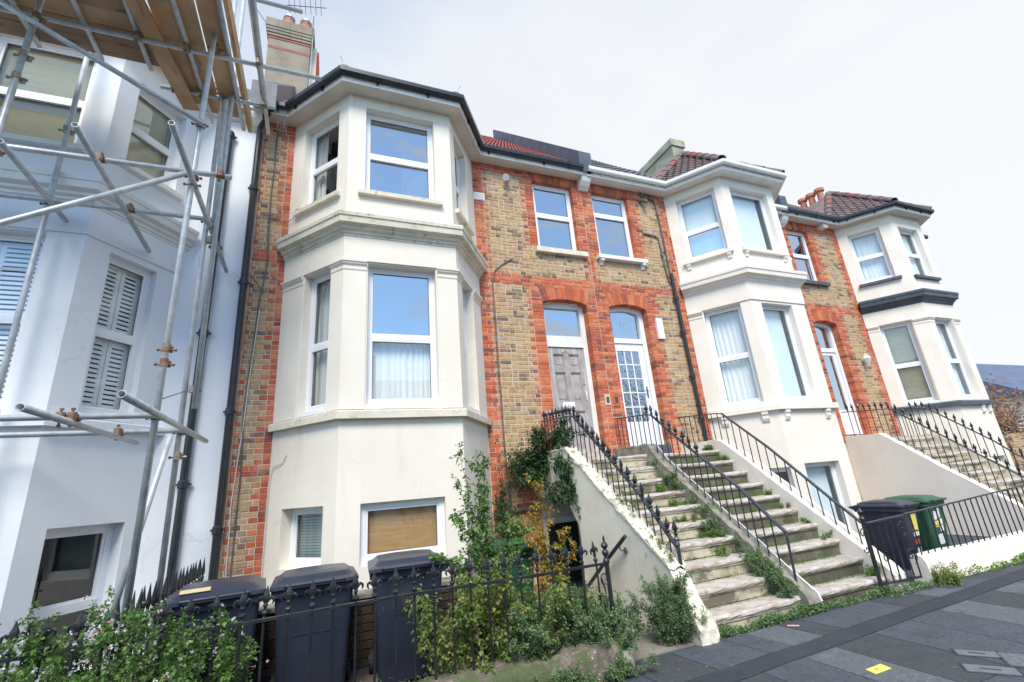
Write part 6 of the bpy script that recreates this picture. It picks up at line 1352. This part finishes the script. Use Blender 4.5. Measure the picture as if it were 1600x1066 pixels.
plant('trailing_weed', 'thin trailing weed hanging over the peeling stair wall', 'weeds', (3.5, 4.9, .9), 'leaf_green', f_trail)
# clumps on the divider and in the corners of the steps
def f_div(spots, h, L=.024, den=300):
    def fn(sm, lm):
        for x, y, z, r, n in spots:
            for k in range(n):
                b = Vector((x + R.gauss(0, r), y + R.gauss(0, r * .8), z)); tip = b + Vector((R.gauss(-.02, .06), R.gauss(-.03, .05), R.uniform(.3, 1) * h)); leafy(sm, lm, stem_path(b, tip, 4, .08), .002, L, L * .36, den, .025, 0, .15, 3, .07)
    return fn
DZ = lambda y: .255 + (y - 4.24) * .775
sp1 = [(4.88, y, DZ(y) - .13, .06, n) for y, n in ((4.30, 8), (4.42, 12), (4.55, 14), (4.68, 10), (4.85, 5))]
plant('divider_weeds', 'thick grey-green weeds over the lower end of the stair divider', 'weeds', (4.95, 4.5, .3), 'leaf_sage', f_div(sp1, .20))
sp2 = [(4.87, y, DZ(y) - .16, .05, n) for y, n in ((5.05, 6), (5.2, 8), (5.42, 6), (5.6, 3), (5.85, 7), (6.0, 7), (6.3, 4))]
plant('divider_weeds', 'patchy weeds along the upper stair divider', 'weeds', (4.95, 5.5, 1.3), 'leaf_sage', f_div(sp2, .15))
sp3 = [(4.74, NY(k) + .2, NZ(k), .07, n) for k, n in ((2, 4), (3, 6), (4, 3), (5, 7), (6, 7))] + [(6.50, NY(k) + .15, NZ(k), .04, n) for k, n in ((0, 7), (2, 2), (3, 2), (4, 2), (5, 3), (8, 5), (9, 7))]
plant('step_weeds', 'bright green weeds in the corners of the stone treads', 'weeds', (5.2, 5.2, .7), 'leaf_grass', f_div(sp3, .08, .022, 380))
# moss and creeping green along the risers and the foot of the steps: nobody could count it
def carpet(name, label, boxes, lmat, L, dens, h=.03):
    mb = MB()
    for x0, x1, y0, y1, z, f in boxes:
        for k in range(int(dens * f * max(.02, (x1 - x0)) )):
            x = R.uniform(x0, x1); cl = .5 + .5 * math.sin(x * 7.3 + z * 11) * math.sin(x * 3.1 + 1.7 + z * 5)
            if R.random() > .25 + cl: continue
            leaf(mb, (x, R.uniform(y0, y1), z + R.random() * h * (.4 + cl)), rvec() + Vector((0, -.3, .7)), L * R.uniform(.5, 1.3), L * .4, .1)
    o = mb.build(name, lmat, None, fix=False); tag(o, label, None, None, 'stuff'); return o
bx = [(5.2, 6.55, NY(k) + .215, NY(k) + .25, NZ(k), .9) for k in range(9)] + [(3.75, 4.95, NY(k) + .225, NY(k) + .25, NZ(k), .5) for k in range(9)]
carpet('moss', 'green moss along the backs of the stone treads', bx, 'leaf_grass', .015, 520, .014)
carpet('grass_strip', 'low green weeds along the foot of the front steps', [(3.66, 6.35, 4.10, 4.20, 0, 1.6), (3.75, 5.3, 4.12, 4.20, .02, .9), (6.2, 7.15, 3.98, 4.16, 0, 1.3)], 'leaf_sage', .030, 620, .07)
carpet('wall_weeds', 'weeds along the bottom of the white pavement wall', [(7.4, 12, 4.0, 4.09, 0, .6), (8.3, 10.3, 3.97, 4.09, 0, .8)], 'leaf_grass', .035, 300, .08)
carpet('wall_moss', 'moss and creeping weeds on the low garden wall', [(.9, 2.4, 3.86, 3.92, .02, 1.0), (-1.5, 1.2, 4.05, 4.2, .24, .3)], 'leaf_sage', .022, 500, .05)
def f_gatep(sm, lm):
    for k in range(22): b = Vector((7.28 + R.gauss(0, .10), 4.02 + R.gauss(0, .04), 0)); leafy(sm, lm, stem_path(b, b + Vector((R.gauss(.03, .10), R.gauss(-.05, .05), R.uniform(.08, .24))), 4, .06), .002, .042, .010, 130, .02, .1, .4, 2, .08)
plant('weed_clump', 'spreading weed at the corner of the white wall by the gate', 'weeds', (7.3, 4.0, 0), 'leaf_olive', f_gatep)
def f_left(sm, lm):
    pw, pr = MB(), MB()
    for k in range(88):
        x = R.uniform(-2.0, -.62); y = R.uniform(3.75, 4.7); hmax = 1.09 - .20 * max(0, (x + 1.0) / .4) * .8; h = hmax * R.uniform(.55, .98)
        b = Vector((x + R.gauss(0, .05), y, .05)); tip = Vector((x + R.gauss(0, .14), y + R.gauss(-.08, .12), h)); pth = stem_path(b, tip, 6, .04); leafy(sm, lm, pth, .004, .030, .0125, 130, .03, .25, .25, 9, .15)
        if R.random() < .8:
            for q in range(R.randrange(1, 4)):
                p = tip + Vector((R.gauss(0, .07), R.gauss(-.04, .05), R.uniform(-.18, .02)))
                for j in range(4): leaf(pw, p, rvec() + Vector((0, -.5, -.2)), .020, .009, .1)
                if R.random() < .35: leaf(pr, p, Vector((0, -.2, -1)), .022, .009, .1)
    return [('white_blossom', pw, 'petal_white'), ('red_blossom', pr, 'petal_red')]
plant('flowering_shrub', 'light green shrub with small white and red flowers in the bottom left corner', 'shrub', (-1.3, 4.2, 0), 'leaf_green', f_left)

# ------------------------------------------------------------------ litter on the pavement
t = thing('paper_card', 'yellow card lying on a pale paving slab', 'litter', (4.08, 2.91, .008))
def litter(t, pts, mt, nm, z=.008, th=.003):
    mb = MB(); mb.prism(pts, lambda p: (p[0], p[1], z), lambda p: (p[0], p[1], z + th)); return mb.build(nm, mt, t)
yc = [(3.991, 2.952), (3.967, 2.862), (4.16, 2.865), (4.186, 2.96)]
cd = litter(t, yc, 'yellow_card', 'card')
mb = MB(); mb.tube([(4.06 + .014 * math.cos(a), 2.91 + .012 * math.sin(a), .0118) for a in [i * .7 for i in range(8)]], .0022, 4); mb.build('printed_mark', 'ink', cd, origin=(4.06, 2.91, .011))
o = MB(); o.prism([(3.05, 4.76), (3.13, 4.74), (3.16, 4.80), (3.08, 4.83)], lambda p: (p[0], p[1], .013), lambda p: (p[0] + .01, p[1], .04)); q = o.build('paper_scrap', 'white_paper', None); tag(q, 'crumpled white paper on the concrete slab by the steps', 'litter')
o = MB(); o.tube([(4.44, 4.0, .016), (4.52, 3.925, .017)], .008, 6); q = o.build('lolly_stick', 'pink_stick', None); tag(q, 'pinkish wafer stick near the foot of the steps', 'litter')
GB = thing('leaf_litter', 'small scatter of brown leaves and white specks on the paving', 'litter', (5, 3.2, 0))
lm = MB()
for k in range(60): leaf(lm, (R.uniform(2.6, 8), R.uniform(2.4, 4.05), .012), Vector((R.gauss(0, 1), R.gauss(0, 1), .1)), .02, .007, 0)
o = lm.build('scatter', 'leaf_creeper', GB, fix=False); o['kind'] = 'stuff'

# ------------------------------------------------------------------ beyond the terrace
BGH = thing('bungalow', 'distant bungalow with a blue-grey roof past the end of the terrace', 'house', (36, 13, 0))
mb = MB(); mb.box(33, 48, 12.2, 21, -.2, 4.0); mb.build('wall', 'cream_render', BGH)
mb = MB(); mb.prism([(11.5, 3.95), (16.6, 7.0), (21.6, 3.95)], lambda p: (32.4, p[0], p[1]), lambda p: (49, p[0], p[1])); mb.build('roof', 'slate_roof_blue', BGH)
mb = MB(); mb.box(36, 37.6, 12.12, 12.2, 1.8, 3.2); wd = mb.build('window', 'pvc_white', BGH, origin=(30.8, 10.1, 1)); mb = MB(); mb.box(36.1, 37.5, 12.10, 12.118, 1.9, 3.1); mb.build('pane', 'glass_sky', wd, origin=(30.8, 10.1, 1))
GW = thing('garden_wall', 'weathered yellow garden wall past the end of the terrace', 'wall', (22, 8.1, 0))
mb = MB(); mb.box(17.9, 34, 8.0, 8.2, 0, 1.9); mb.build('core', 'mortar', GW)
class GF:
    n = Vector((0, -1))
    def __call__(s, u, z, d=0.0): return (u, 8.0 - d, z)
bs = BrickSet(); lay(bs, GF(), lambda z, t: [(17.9, 24, 'y')] if z < 1.9 else [], .0, 1.88); bs.build(GW, 60)
def f_creep(sm, lm):
    for k in range(34):
        x = R.uniform(18.0, 22.5); b = Vector((x, 8.6, .3)); tip = Vector((x + R.gauss(0, .5), 8.25 + R.gauss(0, .3), R.uniform(2.3, 4.1) - .15 * (x - 18))); leafy(sm, lm, stem_path(b, tip, 6, .06), .02, .12, .045, 17, .3, .1, .3, 9, .8)
plant('creeper', 'reddish brown creeper growing up at the end of the terrace', 'creeper', (21, 9.4, 0), 'leaf_creeper', f_creep)
CAR = thing('parked_car', 'pale silver car just glimpsed behind the end wall of the terrace', 'car', (31, 12.1, 0))
mb = MB(); mb.prism([(-2.1, .25), (2.1, .25), (2.15, .75), (1.9, .95), (1.0, 1.02), (.45, 1.5), (-.9, 1.52), (-1.6, 1.05), (-2.1, .95)], lambda p: (30 + p[0], 11.6, p[1] + 1.05), lambda p: (30 + p[0], 13.2, p[1] + 1.05)); mb.build('body', 'car_silver', CAR)
mb = MB(); mb.prism([(.95, 1.04), (.43, 1.46), (-.85, 1.48), (-1.45, 1.06)], lambda p: (30 + p[0], 11.59, p[1] + 1.05), lambda p: (30 + p[0], 11.61, p[1] + 1.05)); mb.build('side_window', 'glass_sky', CAR)
for x in (28.7, 31.3): mb = MB(); mb.tube([(x, 11.56, 1.32), (x, 11.8, 1.32)], .31, 14); mb.build('wheel', 'rubber', CAR, origin=(x, 11.6, 1.32))
DR = MB(); DR.box(27.2, 33.5, 11.2, 13.8, -.1, 1.01); o = DR.build('driveway', 'concrete', None, origin=(30, 12, 0)); o['kind'] = 'structure'

# ------------------------------------------------------------------ the other side of the street (seen in the window panes)
for i in range(7):
    x0 = -16.0 + i * 6.2; t = thing('terraced_house', 'terraced house across the street, showing only as a reflection in the window panes', 'house', (x0 + 3, -15, 0), 'houses across the street')
    holes = [(x0 + a, x0 + a + 1.1, z, z + 1.5) for a in (.9, 3.8) for z in (1.0, 4.2)]
    class BF:
        n = Vector((0, 1))
        def __call__(s, u, z, d=0.0): return (-u, -15 + d, z)
    F = BF(); mb = MB(); fwall(mb, F, -(x0 + 6.2), -x0, -.2, 6.6, [(-b, -a, c, d) for a, b, c, d in holes], 0, .15); mb.build('wall', ['cream_render', 'white_render', 'slab_pale', 'cream_render', 'white_render', 'white_render', 'cream_render'][i], t, fix=False)
    mb = MB(); h = 9.3 + (i % 3) * .25; mb.prism([(-14.7, 6.5), (-19, h), (-23.5, 6.5)], lambda p: (x0, p[0], p[1]), lambda p: (x0 + 6.2, p[0], p[1])); mb.build('roof', 'tile_brown' if i % 2 else 'tile_slate', t)
    mb = MB(); mb.box(x0 - .3, x0 + .3, -19.5, -18.5, 8.6, 10.9); mb.build('chimney', 'red_brick', t)
    if i % 2 == 0:
        mb = MB(); mb.prism([(x0 + .6, 6.5), (x0 + 2.3, 8.6), (x0 + 4.0, 6.5)], lambda p: (p[0], -14.4, p[1]), lambda p: (p[0], -18, p[1])); mb.build('gable', 'white_render', t)
    for a, b, c, d in holes:
        w = MB(); w.box(a, b, -15.13, -15.10, c, d); q = w.build('window', 'pvc_white', t, origin=(a, -15.1, c)); g = MB(); g.box(a + .08, b - .08, -15.098, -15.09, c + .08, d - .08); g.build('pane', 'room_dark', q, origin=(a, -15.1, c))
